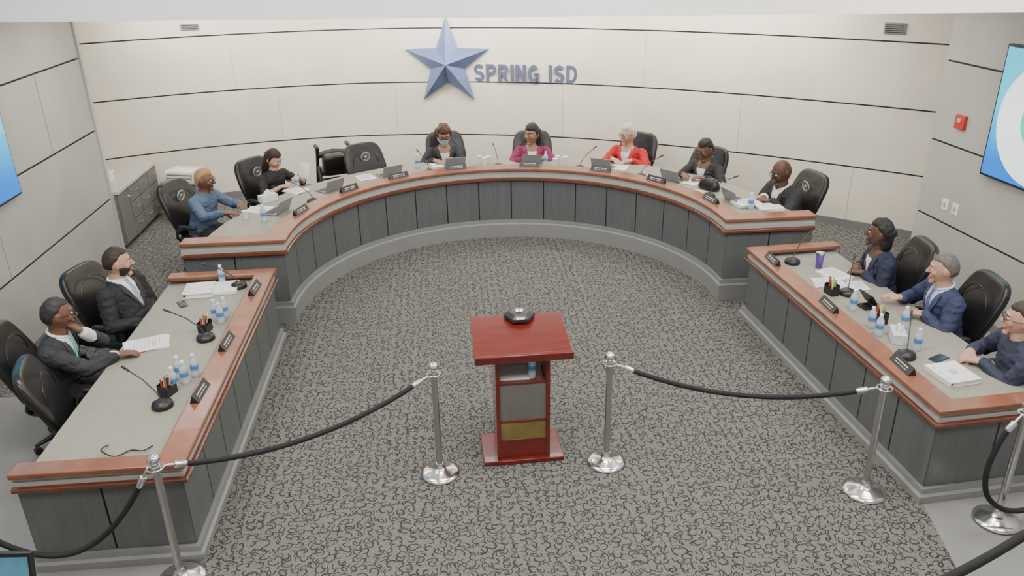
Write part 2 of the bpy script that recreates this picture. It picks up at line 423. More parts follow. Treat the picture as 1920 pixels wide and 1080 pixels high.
# ---------------- people ----------------
SK={'dark':(.085,.038,.022),'dark2':(.15,.07,.04),'mid':(.30,.155,.095),'light':(.50,.285,.20)}
def cmat(col,nm,rough=.75): return mat(nm,col,rough,var=.12,scale=40,bump=.15)
def person(label,head,gz,face,lean=8,s=1.0,hs=1.15,ws=1.12,wL=None,wR=None,hdL=None,hdR=None,hy=0,hp=0,skin='mid',top=(.02,.02,.025),shirt=None,vdepth=.22,tie=None,
           pants=(.02,.02,.025),hair=(.01,.008,.007),hstyle='short',hth=.10,female=False,heavy=0,beard=None,glasses=False,mask=False,lapel=True,sleeve='long',vox=.0075,lanyard=None,stripe=False,nm='x'):
    face_v=V(math.cos(rad(face)),math.sin(rad(face)),0); Ln=rad(lean)
    spn=V(0,math.sin(Ln),math.cos(Ln)); fr=V(0,math.cos(Ln),-math.sin(Ln))
    sh=s*hs; g=s*1.1
    hc_rel=spn*.49*s+V(0,.03*s,.142*sh)
    pz=head[2]-gz-hc_rel.z
    hip=V(head[0],head[1],0)-face_v*hc_rel.y
    Mw=Matrix.Translation(V(hip.x,hip.y,gz))@Matrix.Rotation(rad(face-90),4,'Z'); Mi=Mw.inverted()
    pel=V(0,0,pz)
    def T(x,v,y=0): return pel+spn*v*s+V(1,0,0)*x*s+fr*y*s
    sw=(.90 if female else 1.0)*ws
    mats=[mat('skin_'+skin,SK[skin],.5,var=.06,scale=15),cmat(top,nm+'_top'),cmat(shirt or top,nm+'_shirt'),cmat(pants,nm+'_trousers'),M_plastic,mat('lips_'+skin,tuple(c*k for c,k in zip(SK[skin],(1.1,.6,.6))),.4,var=.05)]
    B=MB()
    TB=MB()
    prof=[(-.10,.145,.105),(-.05,.168,.125),(.03,.168,.128),(.13,.150 if not female else .138,.115),(.22,.156 if not female else .145,.116),(.31,.172,.124),(.38,.180,.118),(.425,.168,.104),(.458,.130,.085),(.490,.082,.068),(.512,.060,.058)]
    rg=[]
    for v,w,d in prof:
        hv=heavy*max(0,1-abs(v-.12)/.22)
        w=(w*sw+hv*.03); c=T(0,v,.0+hv*.03); d=(d+hv*.05)*(.5+.5*ws)
        rg.append([c+V(1,0,0)*w*s*math.cos(2*pi*j/28)+fr*d*s*math.sin(2*pi*j/28) for j in range(28)])
    TB.rings(rg,1)
    if female:
        for sx in(-1,1): TB.sup(T(sx*.068,.295,.085),(.062*s,.055*s,.06*s),1,1)
    B.v+=TB.v; B.f+=TB.f; B.m+=TB.m
    hc=pel+hc_rel
    B.tube([T(0,.47),T(0,.52,.005),hc+V(0,-.012,-.055)*sh],[.062*s*sw,.056*s*sw,.053*sh*(.93 if female else 1)],0,n=16,round_=True)
    HR=Matrix.Rotation(rad(hy),3,'Z')@Matrix.Rotation(rad(-hp),3,'X')
    def Hd(p): return hc+HR@(V(*p)*sh)
    def headf(d,k=1.0):
        x,y,z=d.x*.076,d.y*.097,d.z*.120
        if d.z<0:
            t=(-d.z)**1.6; x*=1-.30*t
            if y<0: y*=1-.5*t
            else: y*=1-.06*t
        if d.y>.55: y*=.975
        return V(x,y,z)*k
    B.sph(lambda d:Hd(headf(d)),0,28,20)
    B.tube([Hd((0,.090,.020)),Hd((0,.104,-.008)),Hd((0,.110,-.022))],[.008*sh,.011*sh,.015*sh],0,n=10,round_=True)
    for sx in(-1,1):
        B.sup(Hd((sx*.010,.100,-.026)),(.009*sh,.009*sh,.007*sh),1,0,rot=HR,nu=10,nv=6)
        B.sup(Hd((sx*.036,.066,-.022)),(.028*sh,.024*sh,.028*sh),1,0,rot=HR,nu=12,nv=8)
        B.sup(Hd((sx*.077,-.006,-.004)),(.009*sh,.018*sh,.030*sh),1,0,rot=HR,nu=12,nv=8)
    B.sup(Hd((0,.084,.034)),(.052*sh,.012*sh,.010*sh),1,0,rot=HR)
    B.sup(Hd((0,.078,-.100)),(.028*sh,.020*sh,.018*sh),1,0,rot=HR)
    B.sup(Hd((0,.090,-.060)),(.024*sh,.010*sh,.0055*sh),1,5,rot=HR)
    B.sup(Hd((0,.088,-.069)),(.020*sh,.010*sh,.006*sh),1,5,rot=HR)
    aU,aF=.285*s,.255*s
    for sx,W,hd in((-1,wL,hdL),(1,wR,hdR)):
        S=T(sx*.168*sw,.410)
        if W is None: W=V(sx*.13,.33,pz+.06)
        else: W=Mi@V(*W)
        d=W-S; L=d.length; mxl=(aU+aF)*.96
        if L>mxl: W=S+d*(mxl/L); d=W-S; L=mxl
        dn=d.normalized(); al=(aU*aU-aF*aF+L*L)/(2*L); h=math.sqrt(max(0,aU*aU-al*al))
        pole=V(sx*.75,-.25,-.55); pp=(pole-dn*pole.dot(dn)).normalized()
        E=S+dn*al+pp*h
        B.sup(S+V(-sx*.012,0,-.004)*s,(.068*s,.066*s,.066*s),1,1)
        thk=(1.0 if female else 1.13)*ws
        um=1 if sleeve=='long' else 1
        B.tube([S,S.lerp(E,.5),E],[.058*s*thk,.053*s*thk,.046*s*thk],um,n=14,round_=True)
        fm=1 if sleeve=='long' else 0
        B.tube([E,E.lerp(W,.35),E.lerp(W,.9)],[(.046 if fm else .038)*s*thk,(.043 if fm else .037)*s*thk,(.036 if fm else .025)*s*thk],fm,n=14,round_=True)
        f_=(W-E).normalized()
        if hd is not None: hv=(Mi.to_3x3()@V(*hd)).normalized()
        else: hv=V(f_.x,f_.y,f_.z*.25-.05).normalized()
        up=V(0,0,1); up=(up-hv*up.dot(hv)).normalized(); side=hv.cross(up)
        B.tube([E.lerp(W,.85),W,W+hv*.02*g],[.026*g,.025*g,.026*g],0,n=12,round_=True)
        pc=W+hv*.055*g; rotm=Matrix((side,hv,up)).transposed()
        B.sup(pc,(.041*g,.050*g,.016*g),.6,0,rot=rotm)
        for k,(ox,ln) in enumerate(((-.030,.068),(-.010,.078),(.010,.073),(.029,.058))):
            ox_=ox if sx>0 else -ox
            p=W+hv*.095*g+side*ox_*g; ang=12+4*k; pts=[p-hv*.02*g,p]
            for q in(.45,.32,.23):
                dd=(hv*math.cos(rad(ang))-up*math.sin(rad(ang))+side*ox_*1.5).normalized(); p=p+dd*ln*q*g; pts.append(p); ang+=22
            B.tube(pts,[.0095*g,.0095*g,.009*g,.0085*g,.0075*g],0,n=8,round_=True)
        ts=-side*sx
        p=W+hv*.028*g+ts*.030*g
        B.tube([p-ts*.015*g,p+ts*.012*g+hv*.018*g,p+ts*.022*g+hv*.045*g-up*.006*g,p+ts*.020*g+hv*.068*g-up*.012*g],[.014*g,.0125*g,.0105*g,.009*g],0,n=8,round_=True)
    for sx in(-1,1):
        hp_=pel+V(sx*.085*s,.02,-.02); kn=V(sx*.13*s,.43*s,pz-.04); an=V(sx*.13*s,.40*s,.09)
        B.tube([hp_,hp_.lerp(kn,.5),kn],[.088*s,.078*s,.062*s],3,n=14,round_=True)
        B.tube([kn,kn.lerp(an,.35),an],[.060*s,.054*s,.040*s],3,n=14,round_=True)
        B.tube([(an.x,an.y-.04,.045),(an.x,an.y+.08,.04),(an.x+sx*.01,an.y+.18,.032)],[.042*s,.043*s,.030*s],4,n=12,round_=True)
    src=B.mesh('src',mats)
    tmp=bpy.data.objects.new('tmp',src); COL.objects.link(tmp)
    m=tmp.modifiers.new('r','REMESH'); m.mode='VOXEL'; m.voxel_size=vox
    m=tmp.modifiers.new('s','SMOOTH'); m.factor=.5; m.iterations=2
    dg=bpy.context.evaluated_depsgraph_get(); me=bpy.data.meshes.new_from_object(tmp.evaluated_get(dg),depsgraph=dg)
    bpy.data.objects.remove(tmp)
    bvh=BVHTree.FromPolygons(B.v,B.f); tb=BVHTree.FromPolygons(TB.v,TB.f)
    me.materials.clear()
    for q in mats: me.materials.append(q)
    idx=[]
    for p in me.polygons:
        c=p.center; h=bvh.find_nearest(c); k=B.m[h[2]]
        if k==1:
            rel=c-pel; v=rel.dot(spn)/s; x=rel.x/s; y=rel.dot(fr)/s
            if shirt and y>.01 and v>vdepth and v<.56 and abs(x)<.014+.080*(v-vdepth)/(.50-vdepth):
                k=2
                if female and v>.435: k=0
        idx.append(k)
    # soft cloth folds on garment vertices
    nv_=len(me.vertices); cov=[0.0]*(nv_*3); nov=[0.0]*(nv_*3)
    me.vertices.foreach_get('co',cov); me.vertices.foreach_get('normal',nov)
    cloth=set()
    for p,k in zip(me.polygons,idx):
        if k in(1,3): cloth.update(p.vertices)
    for vi in cloth:
        i3=vi*3; x,y,z=cov[i3:i3+3]
        a=.009*noise.noise(V(x*10,y*10,z*24))+.005*noise.noise(V(x*34,y*34,z*34))
        cov[i3]=x+nov[i3]*a; cov[i3+1]=y+nov[i3+1]*a; cov[i3+2]=z+nov[i3+2]*a
    me.vertices.foreach_set('co',cov); me.update()
    me.polygons.foreach_set('material_index',idx); me.polygons.foreach_set('use_smooth',[True]*len(me.polygons))
    me.name='person'
    o=bpy.data.objects.new('person',me); COL.objects.link(o); o.matrix_world=Mw; tag(o,label,'person')
    def patch(nm_,L_,R_,m_,of=.006,cols=3,th_=.004):
        b=MB(); vs=[];
        for (lx,lv),(rx,rv) in zip(L_,R_):
            for k in range(cols+1):
                x=lx+(rx-lx)*k/cols; v=lv+(rv-lv)*k/cols
                p=T(x,v,.6); h=tb.ray_cast(p,-fr)
                q=h[0] if h[0] is not None else T(x,v,.05)
                vs.append(q+fr*(of+.004)*s)
        fs=[]
        for i in range(len(L_)-1):
            for k in range(cols):
                a=i*(cols+1)+k; fs.append((a,a+1,a+cols+2,a+cols+1))
        b.add(vs,fs); ob=b.obj(nm_,m_,o,ang=80)
        sm=ob.modifiers.new('sol','SOLIDIFY'); sm.thickness=th_*s; sm.offset=1; return ob
    if lapel and shirt:
        lm=cmat(tuple(min(1,c*1.35+.008) for c in top),nm+'_lapel')
        for sx in(-1,1):
            vs_=[vdepth-.01,vdepth+.06,vdepth+.14,.40,.445,.475]
            inn=[(sx*(.012+.076*(v-vdepth)/(.5-vdepth)),v) for v in vs_]
            wd=[.004,.028,.045,.055,.040,.020]
            out=[(a+sx*w,v) for (a,v),w in zip(inn,wd)]
            patch('lapel',inn,out,lm,.008)
    if tie is not None:
        vs_=[vdepth-.005,vdepth+.05,.40,.452,.470,.492]; wd=[.028,.028,.018,.013,.018,.016]
        patch('necktie',[(-w,v) for w,v in zip(wd,vs_)],[(w,v) for w,v in zip(wd,vs_)],cmat(tie,nm+'_tie',.5),.007,2)
    if shirt and not female:
        b=MB(); cm=cmat(shirt,nm+'_shirt')
        n=20; pts=[]
        for k in range(n+1):
            a=rad(118)+ (k/n)*rad(304)
            pts.append(T(.064*ws*math.cos(a),.505-.012*math.sin(a),.062*ws*math.sin(a)))
        b.tube(pts,.013*s,n=6,round_=True); b.obj('shirt_collar',cm,o,ang=80)
    if lanyard:
        for sx in(-1,1):
            patch('lanyard',[(sx*.052,.47),(sx*.03,.38),(sx*.012,.27),(sx*.002,.2)],[(sx*.060,.47),(sx*.038,.38),(sx*.020,.27),(sx*.010,.2)],cmat(lanyard,nm+'_lanyard'),.012,1)
    if stripe:
        for xx in(-.14,-.11,.11,.14,-.08,.08):
            patch('pinstripe',[(xx-.001,.1),(xx-.001,.2),(xx-.001,.3),(xx-.001,.37)],[(xx+.001,.1),(xx+.001,.2),(xx+.001,.3),(xx+.001,.37)],cmat((.12,.13,.2),nm+'_pin'),.005,1,.001)
    for sx in(-1,1):
        b=MB(); c=V(sx*.030,.0835,.008)
        b.sup(Hd(c),(.0125*sh,.010*sh,.0085*sh),1,0,rot=HR,nu=14,nv=10)
        b.sup(Hd(c+V(0,.0085,-.001)),(.0058*sh,.0028*sh,.0058*sh),1,1,rot=HR,nu=10,nv=6)
        b.obj('eye',[M_eye,M_iris],o)
        b=MB(); b.tube([Hd((sx*.014,.097,.028)),Hd((sx*.030,.096,.034)),Hd((sx*.047,.084,.030))],[.003*sh,.004*sh,.002*sh],n=6,round_=True)
        b.obj('eyebrow',cmat(tuple(c*.7 for c in hair),nm+'_brow'),o)
    hm=mat(nm+'_hair',hair,.6,var=.3,scale=60,bump=.6,stretch=(1,1,.3))
    if hstyle!='bald':
        def hf(d):
            th_=hth
            line=.50 if d.y>.35 else (.50-.9*(.35-d.y) if d.y>-.3 else -.45)
            if hstyle in('long','bob','curly'): line=.42 if d.y>.45 else (.42-2.2*(.45-d.y) if d.y>-.1 else -.75)
            ins=min(1,max(0,(d.z-line)/.12))
            k=.86+(1+th_*(.7+.3*d.z)-.86)*ins
            p=headf(d,k)
            if hstyle in('curly','dread','lumpy'):
                amp={'curly':.018,'lumpy':.008,'dread':.010}[hstyle]
                p+=d*amp*ins*noise.noise(p*(38 if hstyle!='curly' else 26))
            else: p+=d*.004*ins*noise.noise(p*50)
            return Hd(p)
        b=MB(); b.sph(hf,0,44,32)
        if hstyle in('long','bob','dread','curly'):
            lv={'long':-.23,'bob':-.15,'dread':-.125,'curly':-.13}[hstyle]; wd={'long':.088,'bob':.088,'dread':.066,'curly':.10}[hstyle]
            R=[]
            for k in range(9):
                t=k/8; z=.05+(lv-.05)*t; w=wd*(.93+.12*math.sin(t*pi)) *(1 if t<.85 else .8); dpt=.07*(1-.35*t)
                ring=[]
                for j in range(28):
                    a=2*pi*j/28; q=V(w*math.cos(a),-.045-.01*t+dpt*math.sin(a),z)
                    if hstyle in('curly','dread'): q+=V(math.cos(a),math.sin(a),0)*.016*noise.noise(q*40)
                    ring.append(Hd(q))
                R.append(ring)
            b.rings(R,0)
        b.obj('hair',hm,o,ang=80)
    if beard:
        def bf(d):
            ins=min(1,max(0,(-.18-d.z)/.1))*min(1,max(0,(d.y+.05)/.15))
            if abs(d.x)<.22 and d.z>-.5 and d.z<-.42 and d.y>.5: ins*=.5
            return Hd(headf(d,.9+.17*ins))
        b=MB(); b.sph(bf,0,40,36); b.obj('beard',mat(nm+'_beard',beard,.8,var=.3,scale=80,bump=.5),o,ang=80)
    if glasses:
        b=MB()
        for sx in(-1,1):
            b.tube([Hd((sx*.031+.023*math.cos(2*pi*k/16),.105,.006+.017*math.sin(2*pi*k/16))) for k in range(16)],.0024*sh,n=5,close=True)
            b.tube([Hd((sx*.054,.103,.010)),Hd((sx*.078,.06,.010)),Hd((sx*.083,-.005,.008))],.0024*sh,n=5)
        b.tube([Hd((-.008,.106,.010)),Hd((.008,.106,.010))],.0024*sh,n=5)
        b.obj('eyeglasses',M_plastic,o)
    if mask:
        def mf(d):
            p=headf(V(d.x*.9,abs(d.y),d.z*.42-.42).normalized(),1.12); p.y=max(p.y,.02)
            return Hd(p+V(0,.012*(1-abs(d.x)),0))
        b=MB(); b.sph(mf,0,28,16)
        for sx in(-1,1): b.tube([Hd((sx*.06,.06,-.03)),Hd((sx*.083,0,-.005))],.0015*s,n=5)
        b.obj('face_mask',mat('mask_blue',(.35,.55,.68),.8,var=.05),o,ang=80)
    return o,hip

def fc(x,y): return math.degrees(math.atan2(C.y-y,C.x-x))
PG=.10
def addp(chairface=None,em=False,chairback=0,cdx=0,cdy=0,chlabel=None,**k):
    o,hip=person(**k)
    f=chairface if chairface is not None else k['face']
    v=V(math.cos(rad(f)),math.sin(rad(f)))
    chair(hip.x-v.x*chairback+cdx,hip.y-v.y*chairback+cdy,k['gz'],f,em,chlabel)
addp(label='man in dark grey suit with mint tie, chin resting on hand',nm='a',head=(-3.23,6.20,1.20),gz=0,face=6,lean=14,s=1.03,hs=1.2,ws=1.22,wL=(-3.09,6.25,1.01),hdL=(-.45,-.15,.55),wR=(-2.84,6.20,.80),hdR=(.9,.35,-.05),hy=26,hp=4,skin='dark2',top=(.022,.024,.028),shirt=(.65,.70,.68),tie=(.20,.55,.45),hair=(.02,.02,.02),hth=.03,glasses=True,vox=.0065,heavy=.6,chairback=-.03,
     chlabel='black leather office chair behind man in grey suit')
addp(label='bearded man in black suit leaning back in chair',nm='b',head=(-3.15,7.33,1.20),gz=0,face=-16,lean=-8,s=1.04,hs=1.2,ws=1.26,wL=(-2.93,7.32,.66),wR=(-2.95,7.12,.66),hdL=(.6,-.7,-.1),hdR=(.6,.7,-.1),hy=38,hp=2,skin='light',top=(.014,.014,.018),shirt=(.75,.76,.8),tie=(.30,.32,.42),hair=(.03,.018,.012),hth=.06,beard=(.035,.02,.013),vox=.0065,heavy=.8,chairback=.10,
     chlabel='black leather office chair behind bearded man')
chair(-2.84,5.60,0,16,label='empty black leather office chair tucked at desk')
addp(label='woman in blue-grey sweater with short blond hair and glasses',nm='c',head=(-2.96,9.80,1.28),gz=PG,face=fc(-2.98,9.84),lean=14,s=1.0,wL=(-2.56,9.74,.97),wR=(-2.68,9.42,.97),hy=18,hp=4,skin='dark2',top=(.075,.115,.185),hair=(.32,.18,.08),hth=.10,hstyle='lumpy',female=True,glasses=True,em=True,chairback=-.02,lapel=False,heavy=.5,ws=1.25,chlabel='black leather chair with silver seal behind blue sweater')
addp(label='dark-haired woman in black short-sleeved top reading papers',nm='d',head=(-2.29,10.70,1.28),gz=PG,face=fc(-2.31,10.78),lean=12,s=.99,ws=1.15,wL=(-2.00,10.70,1.02),wR=(-2.18,10.44,.97),hy=6,hp=22,skin='light',top=(.012,.012,.014),hair=(.025,.010,.007),hth=.14,hstyle='long',female=True,em=True,sleeve='short',chairback=-.02,lapel=False,chlabel='black leather chair with silver seal behind reading woman')
addp(label='woman in black blazer with light blue face mask',nm='e',head=(-.01,11.74,1.28),gz=PG,face=fc(-.02,11.9)-2,lean=12,s=1.02,hs=1.22,ws=1.25,wL=(.06,11.50,.97),wR=(-.16,11.50,.97),hdL=(-.5,-.7,0),hdR=(.5,-.7,0),hy=0,hp=20,skin='mid',top=(.018,.018,.022),shirt=(.7,.7,.7),vdepth=.2,hair=(.07,.03,.014),hth=.22,hstyle='curly',female=True,mask=True,glasses=True,chairback=-.03,cdx=.08,chlabel='black leather chair behind woman in mask')
addp(label='woman in magenta blazer and white top looking aside',nm='f',head=(1.29,11.60,1.28),gz=PG,face=fc(1.3,11.7)+4,lean=5,s=1.02,hs=1.22,ws=1.22,wL=(1.42,11.34,.98),wR=(1.12,11.34,.98),hdL=(-.8,-.6,0),hdR=(.8,-.6,0),hy=-32,hp=2,skin='mid',top=(.20,.010,.065),shirt=(.8,.75,.75),vdepth=.22,hair=(.012,.010,.010),hth=.15,hstyle='bob',female=True,chairback=.0,chlabel='black leather chair behind woman in magenta')
addp(label='white-haired woman in red cardigan wearing glasses',nm='g',head=(2.67,11.34,1.28),gz=PG,face=fc(2.7,11.5)-6,lean=5,s=1.04,hs=1.2,wL=(2.66,11.02,.98),wR=(2.40,11.16,.98),hdL=(-.9,-.2,0),hdR=(.3,-.9,0),hy=-24,hp=3,skin='light',top=(.40,.012,.016),shirt=(.8,.78,.78),vdepth=.16,hair=(.50,.48,.46),hth=.14,hstyle='lumpy',female=True,glasses=True,chairback=-.03,lanyard=(.8,.8,.8),ws=1.28,chlabel='black leather chair behind woman in red')
addp(label='woman in black jacket with short black hair looking down',nm='h',head=(3.51,10.37,1.27),gz=PG,face=fc(3.57,10.5),lean=11,s=1.02,hs=1.2,wL=(3.42,10.02,.98),wR=(3.18,10.22,.98),hy=0,hp=20,skin='dark2',top=(.016,.016,.018),shirt=(.75,.75,.75),vdepth=.16,hair=(.012,.010,.010),hth=.14,hstyle='lumpy',female=True,chairback=-.04,cdx=-.16,cdy=.05,glasses=True,ws=1.25,chlabel='black leather chair behind woman in black jacket')
addp(label='bald man in black suit and white shirt with clasped hands',nm='i',head=(4.08,9.16,1.27),gz=PG,face=fc(4.2,9.3)-4,lean=18,s=1.06,hs=1.22,wL=(3.90,8.94,.98),wR=(3.88,9.12,.98),hdL=(-.7,.6,-.1),hdR=(-.7,-.6,-.1),hy=2,hp=16,skin='dark',top=(.012,.012,.014),shirt=(.7,.7,.72),vdepth=.22,hstyle='bald',glasses=True,em=True,heavy=.7,ws=1.34,chairback=-.08,chlabel='black leather chair with silver seal behind bald man')
chair(-1.03,11.30,PG,fc(-1.03,11.42),True,'empty black leather chair with silver seal emblem')
addp(label='woman in navy pinstripe blazer with black braided hair',nm='j',head=(4.27,7.13,1.20),gz=0,face=172,lean=10,s=1.01,hs=1.2,ws=1.22,wL=(4.16,7.10,.80),wR=(4.20,7.30,.80),hdL=(-.7,.6,-.1),hdR=(-.7,-.6,-.1),hy=-24,hp=-4,skin='dark',top=(.015,.018,.045),shirt=(.7,.7,.72),vdepth=.2,hair=(.012,.009,.008),hth=.16,hstyle='dread',female=True,vox=.0065,chairback=-.03,stripe=True,chlabel='black leather office chair behind pinstripe blazer')
addp(label='grey-haired man in navy suit gesturing over desk',nm='k',head=(4.37,6.20,1.20),gz=0,face=174,lean=9,s=1.02,hs=1.18,ws=1.24,wL=(4.21,6.12,.81),wR=(4.17,6.42,.83),hdL=(-.9,.35,0),hdR=(-.95,.3,.15),hy=-24,hp=4,skin='light',top=(.024,.034,.085),shirt=(.45,.52,.68),tie=(.10,.12,.25),vdepth=.2,hair=(.12,.105,.095),hth=.07,vox=.0065,heavy=.4,chairback=-.03,chlabel='black leather office chair behind man in navy suit')
addp(label='man in navy sweater and glasses with clasped hands',nm='l',head=(4.38,5.18,1.20),gz=0,face=170,lean=10,s=1.02,hs=1.18,ws=1.24,wL=(4.20,5.26,.80),wR=(4.22,5.44,.80),hdL=(-.7,.6,-.1),hdR=(-.7,-.6,-.1),hy=-20,hp=2,skin='light',top=(.025,.03,.06),hair=(.03,.02,.015),hth=.07,glasses=True,vox=.0065,heavy=.6,chairback=-.03,lapel=False,chlabel='black leather office chair behind man in navy sweater')

# ---------------- podium ----------------
r=root('lectern',(.515,5.60,0.009),1.5,'red mahogany lectern with open shelves and sloped top','lectern')
b=MB(); b.box((0,0,.02),(.66,.42,.04)); b.obj('base',M_mahog,r,bevel=.006)
for sx in(-1,1):
    b=MB(); b.box((sx*.20,-.03,.53),(.034,.30,.98)); b.obj('side_panel',M_mahog,r,bevel=.004)
b=MB(); b.box((0,.105,.55),(.365,.010,.96)); b.obj('acrylic_back_panel',M_acryl,r)
b=MB(); b.box((0,-.165,.565),(.366,.008,.325)); b.obj('acrylic_front_panel',M_acryl,r)
b=MB(); b.box((0,-.165,.30),(.366,.008,.16)); b.obj('lower_front_panel',M_goldrefl,r,label='translucent lower front panel with yellow reflection painted in')
b=MB(); b.box((0,-.165,.13),(.366,.012,.18)); b.obj('kick_panel',M_mahog,r)
for z in(.21,.39,.74):
    b=MB(); b.box((0,-.035,z),(.366,.28,.022)); b.obj('shelf',M_mahog,r,bevel=.003)
b=MB(); rt=Matrix.Rotation(rad(9),3,'X')
b.box((0,.0,1.06),(.76,.60,.035),rot=rt); b.box((0,-.295,1.035),(.76,.03,.07),rot=rt); b.box((0,.0,1.01),(.42,.32,.06),rot=rt)
b.obj('sloped_top',M_mahog,r,bevel=.006)
r=root('conference_microphone',(.535,5.84,1.128),0,'black hexagonal conference microphone base with gooseneck on lectern','microphone')
b=MB(); b.lathe([(.12,0),(.13,.012),(.125,.03),(.085,.055),(.05,.06)],n=6); o=b.obj('base',M_plastic,r,ang=20); 
b=MB(); b.lathe([(.035,.058),(.035,.066),(.02,.068)],n=18); b.obj('button',M_chrome,r)
b=MB(); b.tube([(0,0,.06),(0,.005,.14),(0,-.02,.20)],[.006,.005,.006],n=8,round_=True); b.obj('gooseneck',M_steel,r)
b=MB(); b.box((0,-.10,.035),(.07,.03,.02),rot=Matrix.Rotation(rad(-30),3,'X')); b.obj('label_plate',M_paper,r)

# ---------------- stanchions & ropes ----------------
def stanchion(x,y,first=[None]):
    if first[0]:
        return dup(first[0],(x,y,.009),random.uniform(0,40))
    r=root('barrier_post',(x,y,.009),0,'polished chrome rope barrier post with round weighted base','barrier post','chrome barrier posts')
    b=MB(); b.lathe([(.155,0),(.16,.008),(.155,.02),(.12,.035),(.06,.05),(.035,.075),(.03,.10)],n=40); b.obj('base',M_chrome,r,ang=50)
    b=MB(); b.lathe([(.025,.09),(.025,.90),(.034,.905),(.034,.945),(.025,.95)],n=24); b.obj('pole',M_steel,r)
    b=MB(); b.lathe([(.022,.948),(.020,.955),(.036,.965),(.042,.985),(.036,1.005),(.018,1.02),(.004,1.024)],n=24); b.obj('finial',M_chrome,r,ang=60)
    b=MB(); b.tube([(.052*math.cos(2*pi*k/24),.052*math.sin(2*pi*k/24),.925) for k in range(24)],.006,n=6,close=True)
    for k in range(4):
        a=k*pi/2; b.tube([(.03*math.cos(a),.03*math.sin(a),.925),(.052*math.cos(a),.052*math.sin(a),.925)],.005,n=6)
    b.obj('ring_collar',M_chrome,r,ang=60)
    first[0]=r; return r
SP=[(-.17,5.34),(1.19,5.34),(3.09,4.75),(3.88,4.33),(-1.93,4.36),(-3.2,4.15),(4.75,4.05),(3.66,3.50),(1.84,2.74)]
for p in SP: stanchion(*p)
def rope(pts,label,rr=.019):
    r=root('barrier_rope',pts[0],0,label,'rope','black barrier ropes')
    o0=V(*pts[0]); P=[V(*p)-o0 for p in pts]
    def cutlen(Q,l0):
        out=[Q[0]];acc=0
        for a,c in zip(Q[:-1],Q[1:]):
            d=(c-a).length
            if acc+d>=l0: out.append(a.lerp(c,(l0-acc)/d)); return out
            acc+=d; out.append(c)
        return out
    def rest(Q,l0):
        acc=0
        for i,(a,c) in enumerate(zip(Q[:-1],Q[1:])):
            d=(c-a).length
            if acc+d>=l0: return [a.lerp(c,(l0-acc)/d)]+Q[i+1:]
            acc+=d
    mid=rest(rest(P,.085)[::-1],.085)
    b=MB(); b.tube(mid,rr,n=12,round_=True); b.obj('rope',M_rope,r,ang=80)
    for Q in(P,P[::-1]):
        h=cutlen(Q,.13); e=h[-1]; a=h[0]; d=e-a
        b=MB(); b.tube([a,a+d*.25,a+d*.45,a+d*.5,e],[.006,.010,.010,rr+.004,rr+.004],n=12,round_=True); b.obj('hook_end',M_chrome,r,ang=60)
def cat(a,c,sag,n=30):
    a=V(*a);c=V(*c); return [a.lerp(c,i/n)-V(0,0,sag*4*(i/n)*(1-i/n)) for i in range(n+1)]
def ends(p,q,r_=.05):
    p=V(*p);q=V(*q); d=(q-p).normalized()*r_; return (p.x+d.x,p.y+d.y,.93),(q.x-d.x,q.y-d.y,.93)
a,c=ends(SP[0],SP[4]); rope(cat(a,c,.17),'black rope hanging between two chrome posts')
a,c=ends(SP[1],SP[2]); rope(cat(a,c,.17),'black rope hanging between two chrome posts')
a,c=ends(SP[4],SP[5]); rope(cat(a,c,.55),'long black rope sagging low beside desk end')
P4=catmull([V(3.83,4.31,.93),V(3.73,4.30,.78),V(3.66,4.28,.5),V(3.72,4.26,.27),V(3.92,4.22,.18),V(4.25,4.16,.35),V(4.55,4.1,.7),V(4.70,4.05,.93)],5)
rope(P4,'black rope looping close to the floor')
a,c=ends(SP[7],SP[8]); rope(cat(a,c,.1),'black rope of a nearer barrier',.026)

# ---------------- wall sign ----------------
p,ang,nv=wallat(.12)
r=root('wall_star',(p.x+nv.x*.03,p.y+nv.y*.03,2.11),ang,'large faceted blue metal five-point star mounted on wall','star sign')
b=MB(); Ro,Ri=.70,.285; P=[]
for k in range(10):
    q=Ro if k%2==0 else Ri; a=pi/2+k*pi/5; P.append(V(q*math.cos(a),-.03,q*math.sin(a)))
Pb=[v+V(0,.05,0) for v in P]
b.add(P+Pb+[V(0,-.24,0)],[(i,(i+1)%10,20) for i in range(10)]+[(10+i,10+(i+1)%10,(i+1)%10,i) for i in range(10)]+[tuple(range(19,9,-1))])
fixn(b.obj('star_body',M_star,r,smooth=False))
p,ang,nv=wallat(1.33)
r=root('wall_lettering',(p.x+nv.x*.014,p.y+nv.y*.014,1.82),ang,'grey-blue raised letters reading SPRING ISD on cream wall','sign')
SWd=.052; hh=.27; s2=SWd/2
def el(cx,cy,rx,ry,a0,a1,n=14): return [V(cx+rx*math.cos(rad(a0+(a1-a0)*i/n)),cy+ry*math.sin(rad(a0+(a1-a0)*i/n))) for i in range(n+1)]
ry_=(hh-2*s2)/4
cx=.088
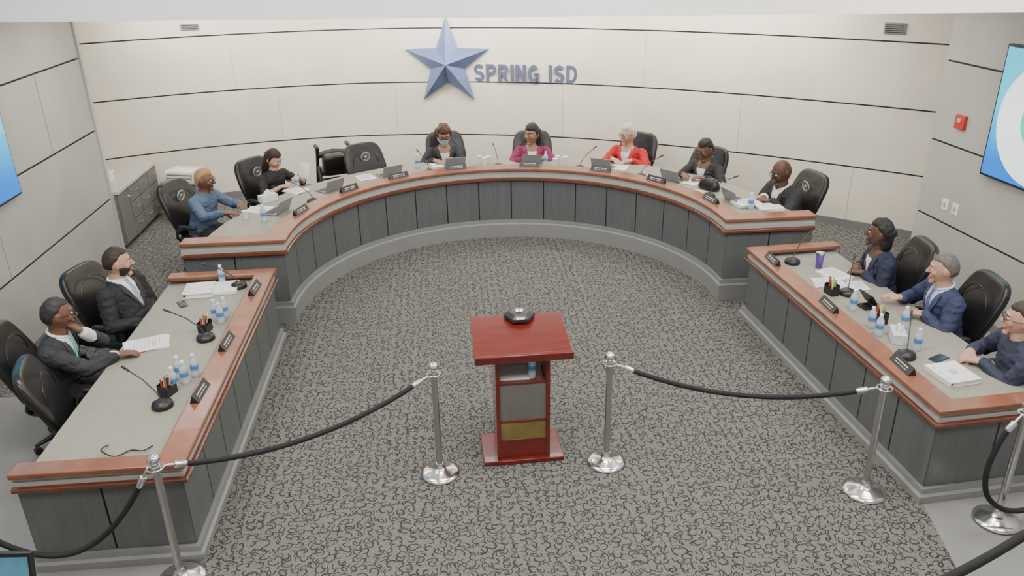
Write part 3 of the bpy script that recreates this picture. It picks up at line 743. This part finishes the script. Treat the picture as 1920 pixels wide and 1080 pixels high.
GL={
'S':(.176,[el(cx,hh-s2-ry_,.060,ry_,25,270)+el(cx,s2+ry_,.060,ry_,90,-155)[1:]]),
'P':(.172,[[V(s2,0),V(s2,hh)],[V(s2,hh-s2),V(.10,hh-s2)]+el(.10,hh-s2-.058,.046,.058,80,-80)+[V(.10,hh-s2-.116),V(s2,hh-s2-.116)]]),
'R':(.182,[[V(s2,0),V(s2,hh)],[V(s2,hh-s2),V(.10,hh-s2)]+el(.10,hh-s2-.056,.050,.056,80,-80)+[V(.10,hh-s2-.112),V(s2,hh-s2-.112)],[V(.090,.125),V(.152,0)]]),
'I':(.052,[[V(s2,0),V(s2,hh)]]),
'N':(.180,[[V(s2,0),V(s2,hh)],[V(.180-s2,0),V(.180-s2,hh)],[V(.030,hh-.01),V(.150,.01)]]),
'G':(.192,[el(.096,hh/2,.070,hh/2-s2,42,330,22)+[V(.166,.068),V(.166,.125)],[V(.105,.118),V(.190,.118)]]),
'D':(.184,[[V(s2,0),V(s2,hh)],[V(s2,hh-s2),V(.082,hh-s2)]+el(.082,hh/2,.076,hh/2-s2,85,-85)+[V(.082,s2),V(s2,s2)]])}
gap=.034; spc=.13
tot=sum((GL[c][0]+gap) if c!=' ' else spc for c in 'SPRING ISD')-gap
kx=1.66/tot; x=-.83
for ch in 'SPRING ISD':
    if ch==' ': x+=spc*kx; continue
    w_,st=GL[ch]; b=MB()
    for q,pl in enumerate(st):
        z0=-.001*q
        slab(b,off(pl,s2),off(pl,-s2),z0,.030+z0)
    o=b.obj('letter',M_starl,r,ang=30); fixn(o); o.rotation_euler=(rad(90),0,0); o.scale=(kx,1,1); o.location=(x,.0,0)
    x+=(w_+gap)*kx

# ---------------- wall fixtures ----------------
wd=V(.71,-10.22).normalized()
wn=V(wd.y,-wd.x)
rwa=math.degrees(math.atan2(wd.y,wd.x))
def rw(s_,z,o=0): p=V(5.62,8.72)+wd*s_+wn*o; return (p.x,p.y,z)
def screen(name,loc,rz,w,h,label):
    r=root(name,loc,rz,label,'screen')
    b=MB(); b.box((0,-.03,0),(w,.06,h)); b.obj('frame',M_plastic,r,bevel=.005)
    b=MB(); b.box((0,-.063,0),(w-.05,.006,h-.05)); b.obj('display',MS,r)
    return r
def screen_mat():
    m=bpy.data.materials.new('lit_display'); m.use_nodes=True; nt=m.node_tree;N=nt.nodes;L=nt.links
    b=N['Principled BSDF']; tc=N.new('ShaderNodeTexCoord'); sp=N.new('ShaderNodeSeparateXYZ'); L.new(tc.outputs['Object'],sp.inputs[0])
    rr=N.new('ShaderNodeMapRange'); rr.inputs[1].default_value=-.65; rr.inputs[2].default_value=.65; L.new(sp.outputs['Z'],rr.inputs[0])
    cr=N.new('ShaderNodeValToRGB'); e=cr.color_ramp.elements; e[0].color=(.0,.16,.65,1); e[1].color=(.02,.52,.75,1); e[0].position=.15;e[1].position=.6
    L.new(rr.outputs[0],cr.inputs[0]); L.new(cr.outputs[0],b.inputs['Base Color']); L.new(cr.outputs[0],b.inputs['Emission Color']); b.inputs['Emission Strength'].default_value=1.0; b.inputs['Roughness'].default_value=.3
    return m
MS=screen_mat()
M_wscr=mat('display_white',(.85,.92,.95),.4,emit=.8); M_gscr=mat('display_green',(.03,.62,.30),.4,emit=.8)
loc=rw(2.13,2.245); sc=screen('wall_screen',loc,rwa,2.36,1.33,'wall-mounted display showing blue slide with white circle')
b=MB(); b.lathe([(.60,0),(.60,.004)],n=48); me=b.obj('slide_circle',M_wscr,sc); me.rotation_euler=(rad(90),0,0); me.location=(-.49,-.067,-.02)
b=MB(); b.lathe([(.27,0),(.27,.004)],n=48); me=b.obj('slide_disc',M_gscr,sc); me.rotation_euler=(rad(90),0,0); me.location=(-.50,-.0715,0)
sc2=screen('wall_screen.001',(-4.45,7.23,2.265),90,2.36,1.33,'wall-mounted display showing plain blue slide')
b=MB(); pts=[(1.15,-.068,-.05),(1.15,-.068,.25),(.6,-.068,.5),(.3,-.068,.55),(.6,-.068,.25)]; b.add(pts,[(0,1,2,3,4)]); b.obj('slide_wave',mat('display_cyan',(.1,.6,.8),.4,emit=.7),sc2)
r=root('fire_alarm',rw(.46,2.02),rwa,'red fire alarm strobe box on grey wall','fire alarm')
b=MB(); b.box((0,-.02,0),(.15,.04,.15)); b.obj('housing',M_red,r,bevel=.006)
b=MB(); b.box((0,-.045,.02),(.06,.012,.05)); b.obj('strobe_lens',M_band,r,bevel=.004)
for s_ in(.47,.64):
    r=root('light_switch',rw(s_,1.08),rwa,'white light switch plate on grey wall','light switch','white switch plates')
    b=MB(); b.box((0,-.004,0),(.10,.008,.13)); b.obj('plate',M_paper,r,bevel=.003)
    b=MB(); b.box((0,-.012,0),(.03,.01,.05)); b.obj('toggle',M_band,r,bevel=.002)
for x_,z_ in((-3.70,2.78),(5.78,2.80)):
    p,ang,nv=wallat(x_); r=root('wall_vent',(p.x,p.y,z_),ang,'small grey ventilation grille high on cream wall','vent','grey vents')
    b=MB(); b.box((0,-.012,0),(.26,.024,.14 if x_>0 else .09)); b.obj('frame',M_vent,r,bevel=.004)
    for k in range(5 if x_>0 else 3):
        b=MB(); b.box((0,-.026,(-.045 if x_>0 else -.022)+.022*k),(.22,.008,.008)); b.obj('louver',M_joint,r)

# ---------------- cabinet ----------------
r=root('storage_cabinet',(-4.38,10.68,PG),0,'long grey laminate cabinet with drawers and stone counter','cabinet')
Lc=1.58
b=MB(); b.box((-.32,Lc/2,.42),(.60,Lc,.72)); b.box((-.35,Lc/2,.03),(.54,Lc-.02,.06),1); b.obj('body',[mat('cabinet_grey',(.15,.153,.15),.5,var=.12,scale=30,stretch=(1,1,.1)),M_joint],r)
M_cab=MATS['cabinet_grey']
b=MB(); b.box((-.31,Lc/2,.80),(.66,Lc+.02,.045)); b.obj('counter',mat('stone_counter',(.50,.48,.43),.4,var=.05,scale=30),r,bevel=.005)
for i in range(4):
    y=.20+.393*i
    if i<1:
        b=MB(); b.box((-.012,y,.42),(.02,.377,.68)); d=b.obj('door',M_cab,r,bevel=.003)
        b=MB(); b.tube([(.0,y+.13,.55),(.03,y+.13,.56),(.03,y+.13,.66),(0,y+.13,.67)],.006,n=6); h=b.obj('handle',M_steel,d)
        continue
    for j in range(3):
        z=.18+.235*j
        b=MB(); b.box((-.012,y,z),(.02,.377,.22)); d=b.obj('drawer',M_cab,r,bevel=.003)
        b=MB(); b.tube([(.0,y-.05,z+.03),(.03,y-.045,z+.03),(.03,y+.045,z+.03),(0,y+.05,z+.03)],.006,n=6); b.obj('handle',M_steel,d)
r=root('side_cabinet',(-3.90,12.05,PG),-14,'low grey cabinet against cream wall','cabinet')
b=MB(); b.box((0,0,.28),(.52,.42,.56)); b.obj('body',M_cab,r,bevel=.004)
b=MB(); b.box((0,0,.575),(.56,.46,.03)); b.obj('counter',M_top,r,bevel=.004)
b=MB(); b.box((0,-.215,.3),(.48,.012,.48)); d=b.obj('door',M_cab,r,bevel=.003)
b=MB(); b.tube([(.18,-.22,.35),(.18,-.245,.36),(.18,-.245,.44),(.18,-.22,.45)],.006,n=6); b.obj('handle',M_steel,d)
for k in range(3):
    r=root('paper_tray',(-3.90,12.05,PG+.592+.05*k),-14+random.uniform(-3,3),'white stacked paper tray on low cabinet','tray','white paper trays')
    b=MB(); b.box((0,0,.006),(.44,.34,.012)); 
    for s_ in(-1,1): b.box((s_*.215,0,.025),(.01,.34,.045))
    b.box((0,.165,.025),(.42,.01,.045)); b.obj('tray',M_paper,r)
    b=MB(); b.box((0,-.01,.022),(.38,.29,.02)); b.obj('paper_stack',M_paper,r)
r=root('paper_box',(-4.72,11.20,PG+.825),8,'white document box on grey counter','box'); b=MB(); b.box((0,0,.05),(.20,.22,.10)); b.obj('carton',M_paper,r,bevel=.004); b=MB(); b.box((0,0,.11),(.22,.24,.03)); b.obj('lid',M_paper,r,bevel=.004)

# ---------------- rollator ----------------
r=root('walker',(-1.70,12.20,PG),200,'bulky black rollator walker with padded seat, bag and grips','walker')
b=MB()
for sx in(-1,1):
    b.tube([(sx*.26,-.25,.09),(sx*.25,-.12,.45),(sx*.24,-.02,.82),(sx*.24,.02,.94)],.026,n=8,round_=True)
    b.tube([(sx*.26,.28,.09),(sx*.25,.12,.45),(sx*.24,.0,.66)],.026,n=8,round_=True)
b.tube([(-.25,-.12,.50),(.25,-.12,.50)],.018,n=8); b.tube([(-.25,.12,.50),(.25,.12,.50)],.018,n=8); b.tube([(-.24,-.02,.84),(0,-.08,.86),(.24,-.02,.84)],.05,n=8)
b.obj('frame',M_plastic,r,ang=60)
b=MB(); b.sup((0,0,.60),(.23,.20,.05),.4); b.obj('seat',M_leather,r)
b=MB(); b.sup((.02,.14,.74),(.19,.10,.15),.5); b.obj('storage_pouch',M_leather,r)
for sx in(-1,1):
    b=MB(); b.tube([(sx*.24,.03,.96),(sx*.24,-.10,.97)],.032,n=10,round_=True); b.obj('hand_grip',M_plastic,r,ang=60)
    b=MB(); b.tube([(sx*.27,-.02,.93),(sx*.27,-.1,.90)],.007,n=6); b.obj('brake_lever',M_steel,r)
    for y in(-.25,.28):
        b=MB(); b.tube([(sx*.26-.014,y,.09),(sx*.26+.014,y,.09)],.088,n=22); b.obj('wheel',M_plastic,r)

# ---------------- small desk things ----------------
npn=[None]
def nameplate(x,y,z,face):
    if npn[0] is None:
        r=root('name_plate',(x,y,z),face+90,'black desk name plate with white lettering on wooden ledge','name plate','desk name plates')
        b=MB(); b.add([(-.14,-.035,0),(.14,-.035,0),(.14,.035,0),(-.14,.035,0),(-.14,.012,.065),(.14,.012,.065)],[(0,3,2,1),(0,1,5,4),(2,3,4,5),(1,2,5),(0,4,3)]); b.obj('wedge',M_plastic,r,smooth=False)
        b=MB(); rt=Matrix.Rotation(rad(-36),3,'X')
        for zz_ in(.040,.022):
            yy=-.035+.047*zz_/.065-.002
            n=6 if zz_>.03 else 4
            for k in range(n): b.box((-.09+.18*(k+.5)/n,yy,zz_),(.18/n*.72,.0015,.009 if zz_>.03 else .005),rot=rt)
        b.obj('engraving',M_paper,r,smooth=False)
        npn[0]=r; return r
    return dup(npn[0],(x,y,z),face+90)
def rad2(x,y,R): v=V(x-C.x,y-C.y).normalized(); q=C+v*R; return q.x,q.y
for x,y in[(-1.83,9.24),(-1.35,10.11),(-.69,10.61),(.14,10.86),(1.16,10.80),(2.08,10.42),(2.66,9.82),(3.15,8.96)]:
    q=rad2(x,y,2.56); nameplate(q[0],q[1],1.01,fc(*q))
for x,y in[(-1.93,7.38),(-1.94,6.25),(-1.95,5.44)]: nameplate(x,y,.82,-3)
for x,y in[(3.34,7.46),(3.42,6.33),(3.50,5.21)]: nameplate(x,y,.82,180)
lp_=[None]
def laptop(x,y,z,face):
    if lp_[0] is None:
        r=root('laptop',(x,y,z),face+90,'grey open laptop on dais desk seen from lid back','laptop','grey laptops')
        b=MB(); b.box((0,.10,.009),(.29,.20,.016)); b.obj('base',M_laptop,r,bevel=.003)
        b=MB(); b.box((0,.11,.0185),(.25,.11,.002)); b.obj('keyboard',M_key,r)
        rt=Matrix.Rotation(rad(22),3,'X'); b=MB(); b.box((0,-.035,.090),(.29,.008,.165),rot=rt); b.obj('lid',M_laptop,r,bevel=.003)
        b=MB(); b.box((0,-.030,.092),(.265,.003,.145),rot=rt); b.obj('screen',M_screenD,r)
        lp_[0]=r; return
    dup(lp_[0],(x,y,z),face+90)
for x,y in[(-2.21,9.55),(-1.65,10.43),(-.83,11.0),(.11,11.30),(1.25,11.22),(2.2,10.83),(2.96,10.07),(3.39,9.09)]:
    q=rad2(x,y,2.90); laptop(q[0],q[1],.931,fc(*q))
mc=[None]
def mic(x,y,z,face):
    if mc[0] is None:
        r=root('desk_microphone',(x,y,z),face-90,'black desk microphone with long gooseneck','microphone','gooseneck desk microphones')
        b=MB(); b.lathe([(.078,0),(.082,.012),(.074,.038),(.042,.056),(.014,.062)],n=20); b.obj('base',M_plastic,r,ang=50)
        b=MB(); b.lathe([(.016,.047),(.016,.056),(.006,.058)],c=(0,.036,-.004),n=12); b.obj('button',M_band,r)
        b=MB(); b.tube([(0,0,.055),(0,.04,.12),(0,.16,.20),(0,.30,.25)],.005,n=6); b.obj('gooseneck',M_plastic,r,ang=60)
        b=MB(); b.tube([(0,.29,.247),(0,.35,.267)],[.009,.010],n=8,round_=True); b.obj('capsule',M_plastic,r,ang=60)
        mc[0]=r; return
    dup(mc[0],(x,y,z),face-90)
for x,y,f in[(-2.15,7.64,175),(-2.19,6.50,165),(-2.23,5.40,150)]: mic(x,y,.751,f)
for x,y,f in[(3.60,7.55,40),(3.80,6.72,60),(3.69,5.48,60)]: mic(x,y,.751,f)
for x,y in[(-1.95,9.98),(-.3,11.15),(.75,11.2),(1.95,10.98),(2.66,10.35),(3.45,9.42)]:
    q=rad2(x,y,2.78); mic(q[0],q[1],.931,fc(*q)+180-(25 if x>1 else -10))
bt=[None]
def bottle(x,y,z):
    if bt[0] is None:
        r=root('water_bottle',(x,y,z),0,'clear plastic water bottle with blue label and white cap','bottle','water bottles')
        b=MB(); b.lathe([(.028,0),(.033,.006),(.033,.05),(.031,.055),(.033,.06),(.033,.13),(.028,.155),(.014,.178),(.014,.185)],n=18); b.obj('body',M_water,r,ang=50)
        b=MB(); b.lathe([(.0335,.075),(.0338,.076),(.0338,.110),(.0335,.111)],n=18); b.obj('label',M_blue,r)
        b=MB(); b.lathe([(.016,.183),(.016,.202),(.013,.204)],n=14); b.obj('cap',M_paper,r)
        bt[0]=r; return
    dup(bt[0],(x,y,z),random.uniform(0,360))
for x,y in[(-2.34,7.76),(-2.13,6.82),(-2.12,6.94),(-2.20,6.90),(-2.15,5.73),(-2.21,5.64),(-2.10,5.84),(-2.22,5.82)]: bottle(x,y,.751)
for x,y in[(3.66,5.87),(3.96,5.99),(3.84,5.58),(3.67,6.02),(3.68,6.38)]: bottle(x,y,.751)
for x,y in[(-.40,11.25),(1.43,11.12),(-2.16,9.15),(3.60,8.83),(-1.98,10.50)]: bottle(x,y,.931)
pc=[None]
def pens(x,y,z,rz):
    if pc[0] is None:
        r=root('pen_holder',(x,y,z),rz,'black desk organiser with red, yellow and blue pens','pen holder','black pen organisers')
        b=MB(); b.box((0,0,.004),(.13,.08,.008)); b.box((-.062,0,.05),(.006,.08,.10)); b.box((.062,0,.05),(.006,.08,.10)); b.box((0,.037,.055),(.13,.006,.11)); b.box((0,-.037,.035),(.13,.006,.07)); b.box((0,0,.045),(.005,.07,.08)); b.obj('tray',M_plastic,r,bevel=.001)
        for i,mm_ in enumerate((M_red,M_yel,M_blue,M_red,M_paper,M_yel,M_grn)):
            x_=-.05+.016*i; b=MB(); b.tube([(x_,.0,.01),(x_+.012*math.sin(i*2),-.015+.02*math.cos(i),.16+.01*(i%3))],[.006,.007],n=6); b.obj('pen',mm_,r)
        pc[0]=r; return
    dup(pc[0],(x,y,z),rz)
for a_ in[(-2.23,6.66,.751,80),(-2.24,5.58,.751,70),(3.65,6.75,.751,-80),(3.80,6.12,.751,-80)]: pens(*a_)
def paper(x,y,z,rz,w=.22,h=.29,t=.004,label='loose white paper sheets on desk',cat_='paper',lines=True):
    r=root('paper_sheets',(x,y,z),rz,label,cat_)
    b=MB()
    n=3
    for k in range(n): b.box((.006*k,-.004*k,t/n*(k+.5)),(w,h,t/n*.9),rot=Matrix.Rotation(rad(4*k),3,'Z'))
    b.obj('sheets',M_paper,r,smooth=False)
    if lines:
        b=MB()
        for k in range(9): b.box((.01,h*.36-k*h*.08,t+.0006),(w*.7,.004,.0006))
        b.obj('print',mat('print_grey',(.35,.35,.37),.7,var=.05),r,smooth=False)
    return r
def binder(x,y,z,rz,label,col=M_paper,t=.045):
    r=root('binder',(x,y,z),rz,label,'binder')
    b=MB(); b.box((0,0,.003),(.28,.30,.005)); b.box((0,0,t),(.28,.30,.005)); b.box((-.138,0,t/2),(.005,.30,t)); b.obj('cover',col,r,bevel=.002)
    b=MB(); b.box((.008,0,t/2),(.22,.28,t-.012)); b.obj('pages',M_paper,r)
    for dy in(-.08,0,.08):
        b=MB(); b.tube([(-.11+.016*math.cos(k*pi/5),dy,t+.002+.012*math.sin(k*pi/5)) for k in range(6)],.002,n=5); b.obj('ring',M_steel,r)
    return r
binder(-2.52,7.56,.751,5,'white ring binder with papers on side desk'); binder(-2.30,7.60,.751,95,'white binder lying beside bottle',t=.03)
r=paper(-2.68,6.46,.751,-75,.26,.36,.012,'open notebook with yellow highlight under hands')
b=MB(); b.box((.02,.06,.0135),(.09,.012,.001)); b.obj('highlight',M_yel,r)
r=root('phone',(-2.61,7.28,.751),30,'black smartphone lying on desk','phone'); b=MB(); b.box((0,0,.004),(.075,.15,.008)); b.obj('case',M_plastic,r,bevel=.003); b=MB(); b.box((0,0,.0085),(.068,.14,.001)); b.obj('screen',M_screenD,r)
r=root('phone',(3.94,5.42,.751),-65,'dark blue smartphone beside binder','phone'); b=MB(); b.box((0,0,.004),(.085,.16,.008)); b.obj('case',mat('phone_blue',(.02,.03,.09),.3,var=.05),r,bevel=.003); b=MB(); b.box((0,0,.0085),(.068,.14,.001)); b.obj('screen',M_screenD,r)
r=binder(3.88,5.14,.751,8,'white binder with blue emblem cover beside clasped hands',t=.04)
b=MB(); b.lathe([(.035,.0435),(.035,.0445)],n=20); b.obj('cover_emblem',mat('pale_blue_print',(.45,.50,.62),.6,var=.1),r)
r=root('cable',(-2.30,4.84,.751),20,'thin black cable end lying on worktop','cable'); b=MB(); b.tube(catmull([V(-.12,.12,.01),V(-.16,.02,.04),V(-.08,-.06,.015),V(.02,-.02,.01),V(.1,-.08,.02),V(.16,-.03,.01)],5),.005,n=6,round_=True); b.obj('cord',M_plastic,r,ang=60)
r=root('tumbler',(3.82,7.40,.751),0,'purple metal travel tumbler with lid','cup'); b=MB(); b.lathe([(.030,0),(.034,.005),(.042,.15),(.042,.155)],n=24); b.obj('body',M_purple,r,ang=50); b=MB(); b.lathe([(.044,.153),(.044,.168),(.02,.17)],n=24); b.obj('lid',M_chrome,r)
for a_ in[(3.86,7.16,.751,12,.22,.29,.03),(3.73,6.98,.751,80,.22,.29,.02),(3.98,6.90,.751,-10,.16,.22,.01)]: paper(*a_)
r=root('tablet_stand',(3.85,6.42,.751),100,'black tablet tilted on a stand','tablet'); b=MB(); b.box((0,0,.09),(.20,.010,.15),rot=Matrix.Rotation(rad(-35),3,'X')); b.obj('tablet',M_plastic,r,bevel=.003); b=MB(); b.box((0,.01,.01),(.12,.12,.02)); b.tube([(0,0,.02),(0,0,.08)],.01,n=8); b.obj('stand',M_plastic,r)
def tissue(x,y,z,rz,label='white tissue box with tissue pulled up'):
    r=root('tissue_box',(x,y,z),rz,label,'tissue box'); b=MB(); b.box((0,0,.045),(.22,.115,.09)); b.obj('carton',mat('carton_pale',(.6,.66,.68),.6,var=.15,scale=25),r,bevel=.003)
    b=MB(); b.sup((0,0,.10),(.05,.02,.05),1,fn=lambda p:p+V(0,.012*noise.noise(p*60),.015*noise.noise(p*40+V(3,0,0)))); b.obj('tissue',M_paper,r,ang=80)
tissue(-2.26,9.95,.931,40); tissue(3.78,5.78,.751,70)
cp=[None]
def cup(x,y,z):
    if cp[0] is None:
        r=root('paper_cup',(x,y,z),0,'small white cup on dais desk','cup','white cups'); b=MB(); b.lathe([(.025,0),(.036,.09),(.038,.093),(.034,.091),(.024,.008)],n=20); b.obj('body',M_paper,r,ang=50)
        b=MB(); b.lathe([(.038,.092),(.038,.10),(.03,.104)],n=20); b.obj('lid',M_paper,r); cp[0]=r; return
    dup(cp[0],(x,y,z))
for x,y in[(.56,11.30),(.62,11.38),(1.62,11.25),(1.72,11.18),(1.56,11.10),(-2.40,9.28),(.50,11.42)]: cup(x,y,.931)
for a_ in[(-1.98,10.34,.931,50,.22,.29,.02),(-2.32,9.60,.931,70,.22,.29,.01),(-1.12,10.86,.931,20,.22,.29,.006),(-.1,11.38,.931,10,.22,.29,.008),(1.2,11.34,.931,0,.22,.29,.008),(3.24,10.04,.931,-45,.22,.29,.006),(3.14,9.55,.931,-60,.18,.24,.012),(3.60,8.98,.931,-80,.22,.30,.045),(3.82,8.80,.931,-95,.22,.29,.04),(2.45,10.88,.931,-30,.22,.29,.006)]: paper(*a_)
r=root('held_papers',(-1.93,10.72,1.00),-35,'upright white papers held in one hand','paper'); b=MB(); b.add([(-.08,0,0),(.08,.01,0),(.10,.06,.19),(-.06,.05,.21),(0,.015,.1)],[(0,1,4),(1,2,4),(2,3,4),(3,0,4)]); o=b.obj('sheets',M_paper,r,smooth=False); m=o.modifiers.new('s','SOLIDIFY'); m.thickness=.003
r=root('handbag',(3.36,9.66,.931),-55,'small black leather handbag on dais desk','bag'); b=MB(); b.sup((0,0,.075),(.14,.06,.075),.5,fn=lambda p:V(p.x*(1-.2*p.z/.075),p.y*(1-.3*p.z/.075),p.z)); b.obj('body',M_leather,r,ang=60); b=MB(); b.tube([(-.08,0,.13),(-.06,0,.20),(0,0,.225),(.06,0,.20),(.08,0,.13)],.006,n=6); b.obj('strap',M_leather,r)
dup(bt[0],(.60,5.50,.751+.009),20)
paper(.46,5.56,.751+.011,88,.20,.24,.012,'white papers lying on lectern shelf',lines=False)
# ---------------- near monitor ----------------
r=root('side_table',(-2.62,3.30,0),0,'small dark equipment table','table')
b=MB(); b.box((0,0,.66),(.6,.45,.03)); b.obj('top',M_plastic,r,bevel=.004)
for sx in(-1,1):
    for sy_ in(-1,1):
        b=MB(); b.box((sx*.27,sy_*.2,.323),(.035,.035,.645)); b.obj('leg',M_plastic,r)
r=root('monitor',(-2.56,3.52,.677),-4,'black computer monitor with blue desktop on screen','monitor')
b=MB(); b.lathe([(.11,0),(.11,.012),(.03,.018)],n=24); b.obj('base',M_plastic,r); b=MB(); b.box((0,.02,.08),(.04,.02,.14)); b.obj('stand',M_plastic,r)
rt=Matrix.Rotation(rad(-14),3,'X')
b=MB(); b.box((0,0,.20),(.52,.03,.31),rot=rt); b.obj('bezel',M_plastic,r,bevel=.004)
b=MB(); b.box((0,-.0165,.20),(.48,.003,.27),rot=rt); b.obj('screen',mat('desktop_blue',(.08,.22,.32),.3,emit=.35,var=.3,scale=5),r)

# ---------------- lights ----------------
def area(x,y,z,sx,sy_,e,rx=0,rz=0,col=(1,.96,.90)):
    l=bpy.data.lights.new('ceiling_light','AREA'); l.shape='RECTANGLE'; l.size=sx; l.size_y=sy_; l.energy=e; l.color=col
    o=bpy.data.objects.new('ceiling_light',l); COL.objects.link(o); o.location=(x,y,z); o.rotation_euler=(rad(rx),0,rad(rz))
for x in(-2.6,.8,4.2):
    area(x,2.2,4.85,2.0,1.4,105,rx=6); area(x,5.0,4.75,2.0,1.2,135,rx=22)
area(-3.0,9.5,3.34,1.8,1.2,48); area(.7,9.2,3.34,2.5,1.6,66); area(4.2,8.6,3.34,1.8,1.2,42)
area(-2.6,11.9,3.34,3.2,.4,125,rx=42); area(.6,12.0,3.34,3.0,.4,145,rx=42,rz=-8); area(3.5,10.7,3.34,2.8,.4,118,rx=42,rz=-36)
w=bpy.data.worlds.new('world'); scene.world=w; w.use_nodes=True; w.node_tree.nodes['Background'].inputs[0].default_value=(1,1,1,1); w.node_tree.nodes['Background'].inputs[1].default_value=.3
